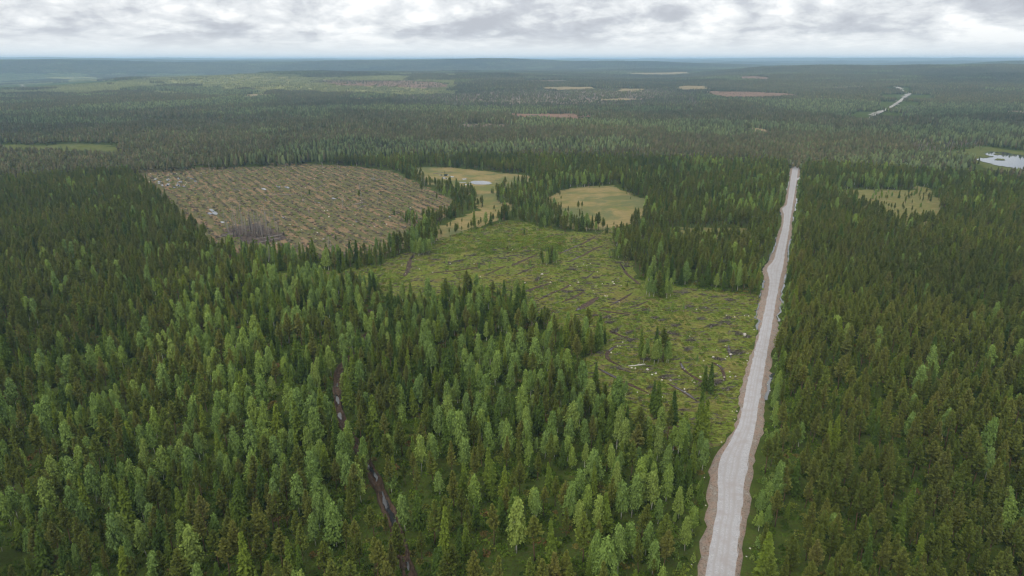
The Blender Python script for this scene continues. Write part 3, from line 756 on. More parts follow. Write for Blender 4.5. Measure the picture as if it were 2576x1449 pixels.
lines = [([(880, 512), (970, 470), (1060, 430)], .9, 0), ([(1290, 482), (1400, 430), (1460, 395), (1540, 365)], .8, .25), ([(1050, 330), (1180, 290)], .6, 0),
 ([(900, 580), (1020, 530), (1045, 505)], .5, .9), ([(955, 705), (1060, 665), (1150, 640)], .8, .2), ([(1335, 835), (1420, 785), (1500, 735)], 1.6, .15), ([(1075, 755), (1150, 712), (1240, 680), (1310, 640)], .7, .3),
 ([(1240, 770), (1330, 735), (1400, 690)], .7, 0), ([(1580, 795), (1660, 755), (1740, 705)], .8, .3), ([(1725, 812), (1790, 790), (1850, 765)], .5, .9),
 ([(1625, 1080), (1590, 1105), (1552, 1140), (1565, 1185), (1610, 1205), (1660, 1230)], .8, .35), ([(1475, 1238), (1530, 1262), (1580, 1290), (1660, 1330)], .9, .9), ([(1660, 1330), (1730, 1365), (1800, 1395), (1850, 1420)], .8, 0),
 ([(2082, 1195), (2095, 1235), (2120, 1270), (2200, 1320), (2300, 1370)], .7, .25), ([(2425, 1078), (2432, 1120), (2445, 1175)], .8, .6), ([(1650, 490), (1700, 570), (1800, 650)], .8, .3), ([(1210, 430), (1300, 390), (1400, 345), (1480, 300)], .7, .5),
 ([(1990, 1350), (2060, 1385), (2140, 1430), (2200, 1480)], .8, .9), ([(1400, 605), (1430, 585), (1462, 562)], .5, 1.0), ([(2300, 1200), (2370, 1225), (2395, 1290), (2400, 1335)], .6, .3),
 ([(1640, 1000), (1560, 970), (1700, 1030), (1760, 1045)], .8, 0), ([(700, 575), (830, 515)], .5, 0), ([(300, 565), (500, 545), (640, 520)], .6, 0), ([(1500, 830), (1600, 845), (1720, 860)], .7, 0), ([(180, 430), (150, 480), (140, 540), (110, 590)], 1.2, .2)]
DLINES = []
for pts, hw, wet in lines:
    P = np.array([at(*C5(*p)) for p in pts]); DLINES.append(P); Q, _ = resample(P, P, 1.2); Q = smooth(Q, 4)
    rows = []; wr = []
    n = len(Q)
    for k, p in enumerate(Q):
        q = Q[min(k + 1, n - 1)] - Q[max(k - 1, 0)]; q = q / (np.hypot(*q) + 1e-9); n_ = np.array([q[1], -q[0]])
        e = min(1, k / 3, (n - 1 - k) / 3) * 0.85 + 0.15; wd = 0.68 * hw * e * (0.7 + 0.7 * vnoise(p[0], p[1], 2.2, 3))
        rows.append([tuple(p + n_ * wd * t) + (z,) for t, z in ((-1.25, 0.03), (-0.8, 0.30), (-0.4, 0.10), (0.4, 0.10), (0.8, 0.34), (1.25, 0.03))])
        wr.append([tuple(p + n_ * wd * t * 0.75) + (0.18,) for t in (-1, 0, 1)])
    strip('drainage_ditch', rows, PEAT)
    if wet > 0.05:
        a = 0 if wet > 0.5 else int(n * 0.1); b = max(a + 3, int(n * (wet if wet <= 0.5 else 1.0)) + a); wr = wr[a:min(b, n)]
        if len(wr) > 2: strip('ditch_water', wr, DARKWATER)

# ------------------------------------------------------------------ where the trees stand
def C8(X, Y): return (1033.5 + .17349 * X, 391 + .17349 * Y)
open_polys = [CLEARCUT, GREEN, BOG1, BOG2, LAKE]
ROADEND = poly([(1962, 396), (1992, 399), (1995, 432), (1988, 440), (1975, 425)])
RW = np.hypot(*(RRr - RL).T)
RC = (RL + RRr) / 2
def clearance(x, y):
    ok = np.ones(x.shape, bool)
    P = np.concatenate([RL, RRr[::-1]]); ok &= ~inside(P, x, y)
    ok &= (dist_line(RL[::3], x, y) > 3.6) & (dist_line(RRr[::3], x, y) > 3.6)
    ok &= dist_line(DITCH, x, y) > 0.9
    qy = px(x, y)[1]; ok &= (dist_line(DITCH, x, y) > 2.0) | (qy < 930) | ((qy > 1075) & (qy < 1230)) | (qy > 1300)
    ok &= ~inside(ROADEND, x, y)
    ok &= ~inside(SPUR, x, y) & (dist_line(spc, x, y) > 6)
    return ok
sp_ = 3.55
gx = np.arange(-720, 720, sp_); gy = np.arange(62, 840, sp_)
X, Y = np.meshgrid(gx, gy); X = X.ravel(); Y = Y.ravel()
X = X + (rng.random(X.size) - .5) * sp_ * 0.95; Y = Y + (rng.random(X.size) - .5) * sp_ * 0.95
rad = np.hypot(X, Y); az = np.degrees(np.arctan2(X, Y))
k = (rad < 720) & (rad > 86) & (np.abs(az) < np.where(rad < 260, 56, 50)); X, Y = X[k], Y[k]
ex, ey = near_edge(X, Y, 5.0, 13.0)
PXs, PYs = px(X, Y)
dens = np.full(X.shape, 0.78)
right = (PXs > np.interp(PYs, px(*RRr.T)[1][::-1], px(*RRr.T)[0][::-1]))
dens[right] = 0.88
leftpine = ((PYs < 760) & (PXs < 620)); dens[leftpine] = 0.88
farw = (PYs < 560) & (PXs > 620); dens[farw] = 0.86
midp = (PYs >= 560) & (PYs < 760) & (PXs > 1500) & ~right; dens[midp] = 0.88
FRINGE = poly([(1000, 575), (1085, 560), (1098, 600), (1088, 630), (1035, 632), (1010, 610)])
SPUR2 = poly([(1010, 418), (1040, 425), (1060, 455), (1120, 472), (1180, 480), (1203, 500), (1200, 530), (1170, 545), (1130, 532), (1110, 490), (1060, 470), (1020, 445)])
MIDF = poly([(1255, 478), (1330, 465), (1400, 470), (1395, 500), (1385, 520), (1400, 545), (1440, 570), (1390, 575), (1300, 560), (1275, 545), (1292, 525), (1258, 505)])
BELT = poly([(560, 632), (700, 650), (850, 655), (950, 640), (960, 668), (860, 682), (640, 690), (560, 670)])
inM = inside(MIDF, ex, ey); inB = inside(BELT, ex, ey); inS = inside(SPUR2, ex, ey); inF = inside(FRINGE, ex, ey)
keep = np.ones(X.shape, bool)
for P in open_polys + [BURN]: keep &= ~inside(P, ex, ey)
keep |= inS & ~inside(CLEARCUT, X, Y) | inM | inB
dens[inB] = 0.75; dens[inS] = 0.8; dens[inM] = 0.9
b3 = inside(BOG3, ex, ey); dens[b3] = 0.08 + 0.3 * (vnoise(X, Y, 14, 77)[b3] > 0.6)
b4 = inside(BOG4, ex, ey); dens[b4] = 0.35
meadow = inside(MEADOW, ex, ey); dens[meadow] = 0.0; bank = inside(LAKEBANK, ex, ey); dens[bank] = 0.1
keep &= clearance(X, Y) & ~((PXs > 2425) & (PYs < 450) & (PYs > 380))
dens *= 0.70 + 0.5 * vnoise(X, Y, 26, 4)
gapn = vnoise(X, Y, 11, 17); dens = np.where((PYs > 760) & ~right & (gapn < 0.22), dens * 0.35, dens)
keep &= rng.random(X.size) < dens
X, Y, PXs, PYs, right, farw, b3, b4, inM, inB, inS, midp, leftpine = (v[keep] for v in (X, Y, PXs, PYs, right, farw, b3, b4, inM, inB, inS, midp, leftpine))
n = len(X)
pb = np.full(n, 0.32); ps = np.full(n, 0.26)             # birch, spruce shares
nb = vnoise(X, Y, 30, 31); ns = vnoise(X, Y, 18, 41)
pb = np.clip(pb + (nb - .5) * 0.7, 0.04, 0.75); ps = np.clip(ps + (ns - .5) * 0.5, 0.05, 0.5)
pb[right] = 0.03; ps[right] = 0.08
pb[leftpine] = 0.03 + 0.12 * (PYs[leftpine] > 640); ps[leftpine] = 0.12
upl = (PYs < 900) & (PXs < 420) & (PYs > 600); pb[upl] *= 0.45; ps[upl] *= 0.6
nb2 = vnoise(X, Y, 45, 51)
pb[farw] = np.where(nb2[farw] > 0.66, 0.35, 0.06); ps[farw] = 0.25
pb[midp] = 0.05; ps[midp] = 0.08
pb[inB] = 0.25; ps[inB] = 0.5; pb[inM] = 0.2; ps[inM] = 0.35
edge = (PYs < 900) & (PXs > 980) & ~right & (PYs > 700); ps[edge] = 0.5; pb[edge] = 0.28
rside = right & (dist_line(RRr[::3], X, Y) < 6.5); pb[rside] = 0.45
lside = ~right & (dist_line(RL[::3], X, Y) < 8) & (PYs > 1100); pb[lside] = 0.7
u_ = rng.random(n); KIND = np.where(u_ < pb, 2, np.where(u_ < pb + ps, 1, 0))
Ht = np.where(KIND == 0, rng.normal(9.7, 1.3, n), np.where(KIND == 1, rng.normal(9.0, 2.2, n), rng.normal(9.2, 1.6, n)))
Ht[b3 | b4] *= 0.5; Ht[inM | inS] *= 0.72; Ht[leftpine] *= 0.95
Ht[rside & (KIND == 2)] *= 0.62
Ht = np.clip(Ht, 3.0, 14)
Ht *= np.where(rng.random(n) < 0.10, rng.uniform(.5, .8, n), 1)
SXY = Ht / BASEH * rng.uniform(0.82, 1.2, n) * np.where(KIND == 0, 1.06, np.where(KIND == 1, 1.12, 1.1))
trees = [(X[i], Y[i], int(KIND[i]), Ht[i], SXY[i], False) for i in range(n)]
# groups left standing in the clearing: (x, y of the foot, kind, height)
EXTRA = [(*C5(1800, 1190), 1, 12.5), (*C5(1905, 1190), 1, 12.8), (*C5(1960, 1200), 0, 12.8), (*C5(1895, 1215), 2, 9.5), (*C5(1922, 1208), 2, 9.5), (*C5(1985, 1205), 2, 9), (*C5(1995, 1208), 2, 8), (*C5(1818, 1205), 2, 6.5), (*C5(1845, 1180), 2, 8),
 (*C5(1860, 730), 2, 9.5), (*C5(1890, 738), 2, 9), (*C5(1925, 740), 0, 12.5), (*C5(1945, 738), 1, 11.5), (*C5(1985, 742), 2, 9.5), (*C5(2010, 735), 2, 9), (*C5(1840, 715), 2, 8), (*C5(1905, 705), 1, 10), (*C5(1960, 720), 1, 10),
 (*C5(1085, 490), 0, 8), (*C5(1100, 500), 1, 7), (*C5(1127, 508), 2, 7.5), (*C5(1150, 495), 1, 9.5), (*C5(1165, 490), 0, 9.5), (*C5(1180, 500), 2, 8), (*C5(1198, 495), 2, 7.5), (*C5(1140, 480), 1, 8),
 (*C5(2020, 838), 2, 4.5), (*C5(2102, 838), 2, 4), (*C5(1252, 0 + 360), 2, 3), (*C5(1045, 360), 2, 4), (*C5(1320, 350), 2, 3.2), (*C5(1698, 690), 0, 4), (*C5(2200, 1210), 2, 3.5), (*C5(1755, 1010), 2, 3), (*C5(645, 545), 2, 4.5), (*C5(415, 515), 2, 4.5), (*C5(545, 530), 2, 3.5), (*C5(1010, 520), 2, 4), (*C5(720, 545), 2, 4.5), (*C5(850, 430), 0, 5), (*C5(845, 330), 1, 4), (*C5(970, 290), 1, 5),
 (*C5(1690, 1440), 2, 5.5), (*C5(1600, 1445), 1, 6.5), (*C5(1475, 1400), 1, 10), (*C5(1545, 1070), 1, 7), (*C5(2250, 1400), 1, 9), (*C5(2295, 1425), 1, 11), (*C5(1560, 280), 1, 6), (*C5(1545, 300), 0, 5.5), (*C5(1600, 270), 2, 4), (*C5(1850, 860), 2, 3), (*C5(1780, 900), 2, 3), (*C5(2150, 880), 2, 3),
 (*C5(1690, 445), 2, 10), (*C5(1640, 455), 2, 8), (*C5(1700, 455), 2, 9), (*C5(1576, 455), 2, 5),
 (1060, 485, 0, 9), (1098, 505, 0, 7), (904, 508, 0, 9), (779, 489, 1, 5), (845, 605, 1, 4)]
for q in range(12): EXTRA.append((1036 + q * 4.2 + random.uniform(-1, 1), 641 + random.uniform(-5, 5), 2, random.uniform(7.5, 9.5)))
EXTRA += [(1752 + 6, 1112, 1, 12.5), (1770, 1118, 1, 13.5), (1640, 1040, 1, 11), (1652, 1050, 1, 12), (1694, 1070, 1, 11.5), (1760, 1075, 1, 12)]
for q in ((1145, 583), (1150, 585), (1178, 580), (1186, 578), (1196, 578), (1205, 576), (1222, 572), (1240, 560), (1252, 555), (1125, 577), (1130, 590), (1160, 586), (1210, 566), (1152, 575), (1265, 550), (1110, 596)): EXTRA.append((*q, random.choice((0, 0, 1)), random.uniform(4, 7)))
for q in range(34):
    t = random.random(); EXTRA.append((np.interp(t, [0, .5, 1], [1010, 1060, 1092]) + random.uniform(-22, 10), np.interp(t, [0, .5, 1], [545, 572, 622]) + random.uniform(-8, 8), random.choice((0, 0, 1, 2)), random.uniform(5, 9)))
for q in range(26):
    EXTRA.append((random.uniform(1400, 1500), random.uniform(568, 585), random.choice((0, 0, 1)), random.uniform(5.5, 9)))
for q in range(10):
    EXTRA.append((random.uniform(1390, 1470), random.uniform(520, 565), 0, random.uniform(4, 7)))
for P_, cnt in ((BOG1, 34), (BOG2, 30)):
    got = 0
    while got < cnt:
        k_ = random.randrange(len(P_)); t_ = random.random(); q_ = P_[k_] * (1 - t_) + P_[(k_ + 1) % len(P_)] * t_; c0_ = P_.mean(0)
        q_ = q_ + (c0_ - q_) * (random.random() ** 3) * 0.3 + np.array([random.gauss(0, 3), random.gauss(0, 3)])
        if inside(LAKE, q_[0:1], q_[1:2])[0] or inside(POND, q_[0:1], q_[1:2])[0]: continue
        a_, b_ = px(q_[0], q_[1]); EXTRA.append((float(a_), float(b_), random.choice((0, 0, 0, 1)), random.uniform(2.2, 5.5))); got += 1
for (a, b, kd, hh) in EXTRA:
    x, y = at(a, b); trees.append((x, y, kd, hh, hh / BASEH * random.uniform(0.9, 1.15), True))

NAMES = ('pine', 'spruce', 'birch')
vis = []
for i, t in enumerate(trees):
    a, b = px(t[0], t[1], 0); a1, b1 = px(t[0], t[1], t[3]); a2, b2 = px(t[0], t[1], t[3] * 0.8)
    on = -8 < a2 < 2584 and b1 < 1449 - 12 and b2 < 1449
    size = (b - b1) * (1.0 if b < 1449 else max(0.2, (1449 - b1) / (b - b1)))
    vis.append((on, size if not t[5] else size + 12))
chosen = [[], [], []]; rest = [[], [], []]
for kd in range(3):
    idx = [i for i, t in enumerate(trees) if t[2] == kd]
    c_ = sorted([i for i in idx if vis[i][0]], key=lambda i: -vis[i][1])[:300]
    s_ = set(c_); chosen[kd] = c_; rest[kd] = [i for i in idx if i not in s_]

# ---- labels: every tree is named by its look and by its place in a band of the photo
ONES = ['zeroth', 'first', 'second', 'third', 'fourth', 'fifth', 'sixth', 'seventh', 'eighth', 'ninth', 'tenth', 'eleventh', 'twelfth', 'thirteenth', 'fourteenth', 'fifteenth', 'sixteenth', 'seventeenth', 'eighteenth', 'nineteenth', 'twentieth']
TENS = {2: 'twenty', 3: 'thirty', 4: 'forty', 5: 'fifty'}
def ordn(n):
    if n <= 20: return ONES[n]
    t, u = divmod(n, 10)
    return (TENS.get(t, 'sixty') + '-' + ONES[u]) if u else TENS.get(t, 'sixt')[:-1] + 'ieth'
def band_labels(items, fmt, per=9):
    """items: (key, px, py, dict); sorts into bands from the photo's bottom and counts from the left in each"""
    its = sorted(items, key=lambda q: -q[2]); res = {}
    nb_ = max(1, math.ceil(len(its) / per))
    for b in range(nb_):
        row = sorted(its[b * per:(b + 1) * per], key=lambda q: q[1])
        for k, q in enumerate(row): res[q[0]] = fmt(b + 1, k + 1, q[3])
    return res
for kd in range(3):
    nm = NAMES[kd]; items = []
    for i in chosen[kd]:
        x, y, _, hh, sx, ext = trees[i]; a, b = px(x, y)
        items.append((i, a, b, dict(x=x, y=y, h=hh, ext=ext, a=a, b=b, slim=sx * BASEH / hh)))
    def fmt(band, k, d, nm=nm, kd=kd):
        size = 'tall' if d['h'] > 10.3 else 'short' if d['h'] < 7.5 else 'mid-height'
        form = 'slender' if d['slim'] < 1.0 else 'broad' if d['slim'] > 1.2 else ''
        look = {0: 'olive', 1: 'spiky', 2: 'leafy'}[kd]
        rt_ = d['x'] > np.interp(d['y'], RC[:, 1], RC[:, 0])
        stand = 'right of road' if rt_ else 'in clearing' if d['ext'] and d['a'] > 940 and d['b'] > 500 else 'left of road'
        return f"{size} {(form + ' ') if form else ''}{look} {nm} {stand}, {ordn(k)} from left in {ordn(band)} {nm} band from bottom"
    labs = band_labels(items, fmt)
    for i in chosen[kd]:
        x, y, _, hh, sx, ext = trees[i]
        v = random.randrange(len(FORMS[nm])); to, co = FORMS[nm][v]
        e = bpy.data.objects.new(nm + '_tree', None); COL.objects.link(e); e.empty_display_size = 0.5
        e.location = (x, y, 0); e.rotation_euler = (random.gauss(0, 0.035), random.gauss(0, 0.035), random.random() * 6.28)
        e.scale = (sx, sx, hh / BASEH)
        tag(e, labs[i], nm + ' tree', {0: 'olive green pines standing in the forest and clearing', 1: 'narrow spruces standing in the forest and clearing', 2: 'light green birches standing in the forest and clearing'}[kd])
        for src in (to, co):
            c_ = src.copy(); COL.objects.link(c_); c_.parent = e
    if rest[kd]:
        T = [trees[i] for i in rest[kd]]; m_ = len(T)
        scatter(nm + '_woodland', [(t[0], t[1], 0) for t in T], rng.random(m_) * 6.28, [(t[4], t[4], t[3] / BASEH) for t in T],
                rng.integers(0, len(FORMS[nm]), m_), HID[nm], f'all the smaller {nm} trees further back in the forest', tilt=rng.normal(0, 0.035, (m_, 2)))

# ------------------------------------------------------------------ forest beyond: patches of trees
def attr_mat(name):
    m = Mat(name)
    at_ = m.N.new('ShaderNodeAttribute'); at_.attribute_name = 'leafcol'
    oi = m.N.new('ShaderNodeObjectInfo').outputs['Random']
    v = m.math('ADD', m.math('MULTIPLY', oi, 0.30), 0.85)
    vv = m.N.new('ShaderNodeCombineXYZ')
    for k in range(3): m.L.new(v, vv.inputs[k])
    c = m.mix(1.0, at_.outputs['Color'], vv.outputs[0], 'MULTIPLY')
    c = m.mix(1.0, c, m.ramp(m.noise(0.0014, 6, 0.62), [(0.38, (0.66, 0.70, 0.78)), (0.5, (1.0, 1.0, 1.0)), (0.62, (1.25, 1.22, 1.1))]), 'MULTIPLY')
    return m.diffuse(c)
LEAF = attr_mat('distant_leaves')
PCOL = np.array([(0.062, 0.067, 0.030), (0.076, 0.077, 0.035), (0.089, 0.079, 0.043)]); SCOL = np.array([(0.043, 0.054, 0.024), (0.058, 0.070, 0.025)])
BCOL = np.array([(0.092, 0.118, 0.053), (0.114, 0.139, 0.058)]); DCOL = np.array([(0.174, 0.139, 0.137), (0.142, 0.114, 0.119)])
YCOL = np.array([(0.189, 0.196, 0.081), (0.153, 0.170, 0.071), (0.117, 0.128, 0.052)])
def patch(nm, size, count, mix_, hrange, rg, sides=6, tiers=3, wide=1.0, col=None):
    V = []; F = []; Cc = []
    for _ in range(count):
        x, y = (rg.random(2) - .5) * size * 1.06
        kd = rg.choice(4, p=mix_); h = rg.uniform(*hrange)
        pal = (PCOL, SCOL, BCOL, DCOL)[kd]; c_ = pal[rg.integers(len(pal))] * rg.uniform(0.8, 1.2)
        if col is not None and kd != 3: c_ = col[rg.integers(len(col))] * rg.uniform(0.8, 1.2)
        wr = {0: 1.55, 1: 1.15, 2: 1.5, 3: 0.35}[kd] * (h / 10) ** 0.7 * wide * rg.uniform(0.8, 1.2)
        zb = {0: 0.30, 1: 0.04, 2: 0.18, 3: 0.0}[kd] * h
        if kd == 2:
            prof = [(0.0, 0.45), (0.3, 1.0), (0.65, 0.85), (0.9, 0.4), (1.0, 0.0)] if tiers > 1 else [(0, .7), (.5, 1), (1, 0)]
        elif kd == 0:
            prof = [(0.0, 0.5), (0.25, 1.0), (0.45, 0.72), (0.55, 0.85), (0.85, 0.35), (1.0, 0.0)] if tiers > 1 else [(0, .8), (.4, .8), (1, 0)]
        elif kd == 1:
            prof = [(0.0, 1.0), (0.3, 0.65), (0.34, 0.82), (0.62, 0.38), (0.66, 0.5), (1.0, 0.0)] if tiers > 1 else [(0, 1), (1, 0)]
        else: prof = [(0, 1), (0.6, .6), (1, 0)]
        n0 = len(V); a0 = rg.random() * 6.28
        for t, r_ in prof:
            if r_ == 0: V.append((x, y, h)); Cc.append(c_)
            else:
                for k in range(sides):
                    q = wr * r_ * rg.uniform(0.6, 1.3); a = a0 + 6.283 * k / sides
                    V.append((x + q * math.cos(a), y + q * math.sin(a), zb + (h - zb) * t + rg.normal(0, 0.18))); Cc.append(c_ * rg.uniform(0.75, 1.25))
        for l in range(len(prof) - 1):
            for k in range(sides):
                k2 = (k + 1) % sides
                if prof[l + 1][1] == 0: F.append([n0 + l * sides + k, n0 + l * sides + k2, n0 + (l + 1) * sides])
                else: F.append([n0 + l * sides + k, n0 + l * sides + k2, n0 + (l + 1) * sides + k2, n0 + (l + 1) * sides + k])
    o = mk(nm, V, F, LEAF, link=False)
    a = o.data.attributes.new('leafcol', 'FLOAT_COLOR', 'POINT')
    cc = np.ones((len(V), 4), np.float32); cc[:, :3] = np.array(Cc); a.data.foreach_set('color', cc.ravel())
    return o
midc = bpy.data.collections.new('wood_patches'); farc = bpy.data.collections.new('far_wood_patches')
mid_forms = []
specs = [('a_dark', [.72, .22, .04, .02], (8, 12), None), ('b_dark', [.55, .38, .05, .02], (8, 13), None), ('c_mixed', [.40, .25, .33, .02], (8, 12), None),
         ('d_pine', [.90, .06, .04, 0], (7, 10), None), ('e_young', [.45, .15, .40, 0], (3.5, 6), YCOL), ('f_grey', [.30, .12, .10, .48], (4, 9), None), ('g_sparse', [.50, .15, .15, .20], (3, 8), None)]
for k, (nm, mx, hr, cl) in enumerate(specs):
    for v in range(2):
        midc.objects.link(patch('patch_' + nm + str(v), 20, {'e_young': 22, 'f_grey': 16, 'g_sparse': 5}.get(nm, 23), mx, hr, np.random.default_rng(500 + k * 7 + v), col=cl))
for k, (nm, mx, hr, cl) in enumerate(specs):
    farc.objects.link(patch('farpatch_' + nm, 60, {'e_young': 120, 'f_grey': 90, 'g_sparse': 30}.get(nm, 150), mx, hr, np.random.default_rng(700 + k), sides=4, tiers=1, wide=1.25, col=cl))
def zone(x, y):
    """which kind of wood: 0,1 dark  2 mixed  3 pine  4 young  5 grey ; -1 none"""
    n = len(x); a = vnoise(x, y, 420, 3); b = vnoise(x, y, 150, 7); c_ = vnoise(x, y, 900, 9)
    z = np.where(a < 0.42, 0, np.where(a < 0.60, 3, np.where(a < 0.78, 1, 2)))
    z = np.where(b > 0.80, 2, z)
    rz = np.hypot(x, y); z = np.where((rz < 1050) & (b < 0.78), np.where(c_ + 0.3 * b > 0.62, 3, 0), z)
    PX_, PY_ = px(x, y, hgt(x, y))
    z = np.where((PY_ < 240) & (PX_ < 1150) & (PY_ > 186) & (b > 0.33), 4, z)
    z = np.where((PY_ < 300) & (PX_ < 700) & (PY_ >= 225) & (b > 0.62), 2, z)
    z = np.where((PY_ > 225) & (PY_ < 275) & (PX_ > 1000) & (PX_ < 1760) & (a > 0.35), 5, z)
    z = np.where((PY_ > 365) & (PY_ < 400) & (PX_ > 2290) & (PX_ < 2470), 5, z)
    z = np.where((PY_ > 290) & (PY_ < 335) & (PX_ > 830) & (PX_ < 1300), 1, z)
    xj, yj = near_edge(x, y, 28, 70)
    for P, f_ in FARP:
        ins = inside(P, xj, yj); rr_ = rng.random(n)
        if f_ == 'tan': z = np.where(ins, np.where(rr_ < 0.3, 6, -1), z)
        elif f_ == 'red': z = np.where(ins, np.where(rr_ < 0.6, 6, -1), z)
        elif f_ == 'young': z = np.where(ins, np.where(rr_ < 0.40, 4, np.where(rr_ < 0.65, 6, -1)), z)
        else: z = np.where(ins, np.where(rr_ < 0.75, 5, 6), z)
    z = np.where(inside(MEADOW, x, y), -1, z); z = np.where(inside(LAKE, x, y), -1, z)
    z = np.where(inside(LAKEBANK, x, y), np.where(rng.random(n) < 0.5, 6, -1), z)
    z = np.where((PX_ > 2425) & (PX_ < 2800) & (PY_ < 450) & (PY_ > 380), -1, z)
    z = np.where(dist_line(FLINE, x, y) < 12.5, -1, z)
    for P in FROADS:
        c0 = P.mean(0); dd = np.hypot(x - c0[0], y - c0[1]); rr0 = np.hypot(*(P - c0).T).max()
        # an opening on the side the road is seen from
        v = c0 / np.hypot(*c0); al = (x - c0[0]) * v[0] + (y - c0[1]) * v[1]; ac = np.abs((x - c0[0]) * v[1] - (y - c0[1]) * v[0])
        z = np.where((ac < rr0 * 0.6) & (al < rr0) & (al > -rr0 - 45), -1, z)
    return z
def ring(r0, r1, cell, amax):
    g = np.arange(-r1, r1, cell); xx, yy = np.meshgrid(g, g[g > 0]); xx = xx.ravel(); yy = yy.ravel()
    xx = xx + (rng.random(xx.size) - .5) * cell * 0.35; yy = yy + (rng.random(xx.size) - .5) * cell * 0.35
    r_ = np.hypot(xx, yy); k = (r_ > r0) & (r_ < r1) & (np.abs(np.degrees(np.arctan2(xx, yy))) < amax)
    return xx[k], yy[k]
x, y = ring(715, 4200, 18.5, 52); z = zone(x, y)
k = z >= 0; x, y, z = x[k], y[k], z[k]; n = len(x)
# beyond 2 km the far side of each ridge is never seen: keep everything, it is cheap
scatter('distant_forest', np.stack([x, y, hgt(x, y) - 0.1], 1), rng.integers(0, 4, n) * 1.5708, np.stack([np.ones(n), np.ones(n), rng.uniform(0.85, 1.12, n) * (0.8 + 0.4 * vnoise(x, y, 120, 5))], 1),
        z * 2 + rng.integers(0, 2, n), midc, 'conifer forest rolling away towards the hills')
x, y = ring(4150, 10000, 55, 52); z = zone(x, y); k = z >= 0; x, y, z = x[k], y[k], z[k]; n = len(x)
x2, y2 = ring(10000, 32000, 240, 52); z2 = zone(x2, y2); z2 = np.where(z2 < 0, 0, z2); n2 = len(x2)
pts = np.concatenate([np.stack([x, y, hgt(x, y) - 0.1], 1), np.stack([x2, y2, hgt(x2, y2) - 0.1], 1)])
sc = np.concatenate([np.stack([np.ones(n), np.ones(n), rng.uniform(.9, 1.15, n)], 1), np.stack([np.ones(n2) * 4.2, np.ones(n2) * 4.2, rng.uniform(1.2, 1.8, n2)], 1)])
scatter('hill_forest', pts, rng.integers(0, 4, n + n2) * 1.5708, sc, np.concatenate([z, z2]), farc, 'blue wooded hills on the skyline')

# ------------------------------------------------------------------ undergrowth
def clump(nm, rg, n, rad_, hh, sz, mat):
    a = rg.random(n) * 6.28; r_ = rad_ * np.sqrt(rg.random(n)); h_ = hh * (1 - (r_ / rad_) ** 2) * rg.random(n) ** 0.5
    C = np.stack([np.cos(a) * r_, np.sin(a) * r_, h_], 1)
    q = norm(rg.normal(0, .6, (n, 3)) + (0, 0, .6)); ww = norm(np.cross(q, rg.normal(0, 1, (n, 3))))
    s_ = (sz * (0.6 + 0.8 * rg.random(n)))[:, None]; V, F = quads(C, ww * s_, q * s_)
    return mk(nm, V, F, mat, link=False)
ucol = bpy.data.collections.new('undergrowth_forms'); ccol = bpy.data.collections.new('brush_forms'); wcol = bpy.data.collections.new('debris_forms')
for v in range(3):
    ucol.objects.link(clump('floor_clump%d' % v, np.random.default_rng(900 + v), 60, (1.4, 1.1, 0.8)[v], (0.3, 0.5, 1.0)[v], 0.15, WOODFLOOR))
    ccol.objects.link(clump('brush_clump%d' % v, np.random.default_rng(910 + v), 70, 1.1, (0.35, 0.5, 0.9)[v], 0.13, SHRUB))
x, y = ring(85, 330, 2.0, 54)
k = ~inside(GREEN, x, y) & clearance(x, y) & ~inside(CLEARCUT, x, y) & ~inside(BOG1, x, y) & ~inside(BOG4, x, y) & (rng.random(x.size) < 0.35 + 0.5 * vnoise(x, y, 7, 2))
x, y = x[k], y[k]; n = len(x)
scatter('bilberry_undergrowth', np.stack([x, y, np.zeros(n)], 1), rng.random(n) * 6.28, rng.uniform(.6, 1.4, n), rng.integers(0, 3, n), ucol, 'green bilberry and moss carpet under the trees')
x, y = ring(150, 480, 2.1, 42)
ex, ey = near_edge(x, y, 2, 6)
dn = vnoise(x, y, 6, 3) * 0.9 + (vnoise(x, y, 30, 5) - .5)
pxx, pyy = px(x, y)
bushy = (pyy < 640) & (pxx > 1080) & (pxx < 1420)
k = inside(GREEN, ex, ey) & (rng.random(x.size) < np.clip(dn, 0.05, 0.8) + 0.25 * bushy)
for P in DLINES: k &= dist_line(P, x, y) > 1.6
k &= (dist_line(RL[::3], x, y) > 3.2)
x, y, bushy = x[k], y[k], bushy[k]; n = len(x)
scatter('clearing_brush', np.stack([x, y, np.full(n, 0.05)], 1), rng.random(n) * 6.28, rng.uniform(.45, 1.15, n) * np.where(bushy, 1.5, 1), rng.integers(0, 3, n), ccol, 'low green brush and grass tussocks over the logged bog')
# roadside saplings
Q = []
for E, sgn in ((RRr, 1), (RL, -1)):
    O = RL if sgn > 0 else RRr
    for p, q in zip(E[::1], O[::1]):
        y_ = px(*p)[1]
        if sgn < 0 and (650 > y_ or 1120 > y_ > 735): continue
        d = (p - q) / np.hypot(*(p - q))
        for _ in range(2):
            if random.random() < 0.75: o_ = random.uniform(3.9, 7.5); Q.append((*(p + d * o_ + np.random.default_rng(len(Q)).normal(0, .8, 2)), 0.0))
Q = np.array(Q); n = len(Q)
scol = bpy.data.collections.new('sapling_forms')
for v in range(3): scol.objects.link(clump('sapling%d' % v, np.random.default_rng(930 + v), 110, 0.75, (1.6, 2.2, 2.8)[v], 0.13, BIRCH))
scatter('roadside_saplings', Q, rng.random(n) * 6.28, rng.uniform(.6, 1.25, n), rng.integers(0, 3, n), scol, 'knee-high birch saplings along the road edges')

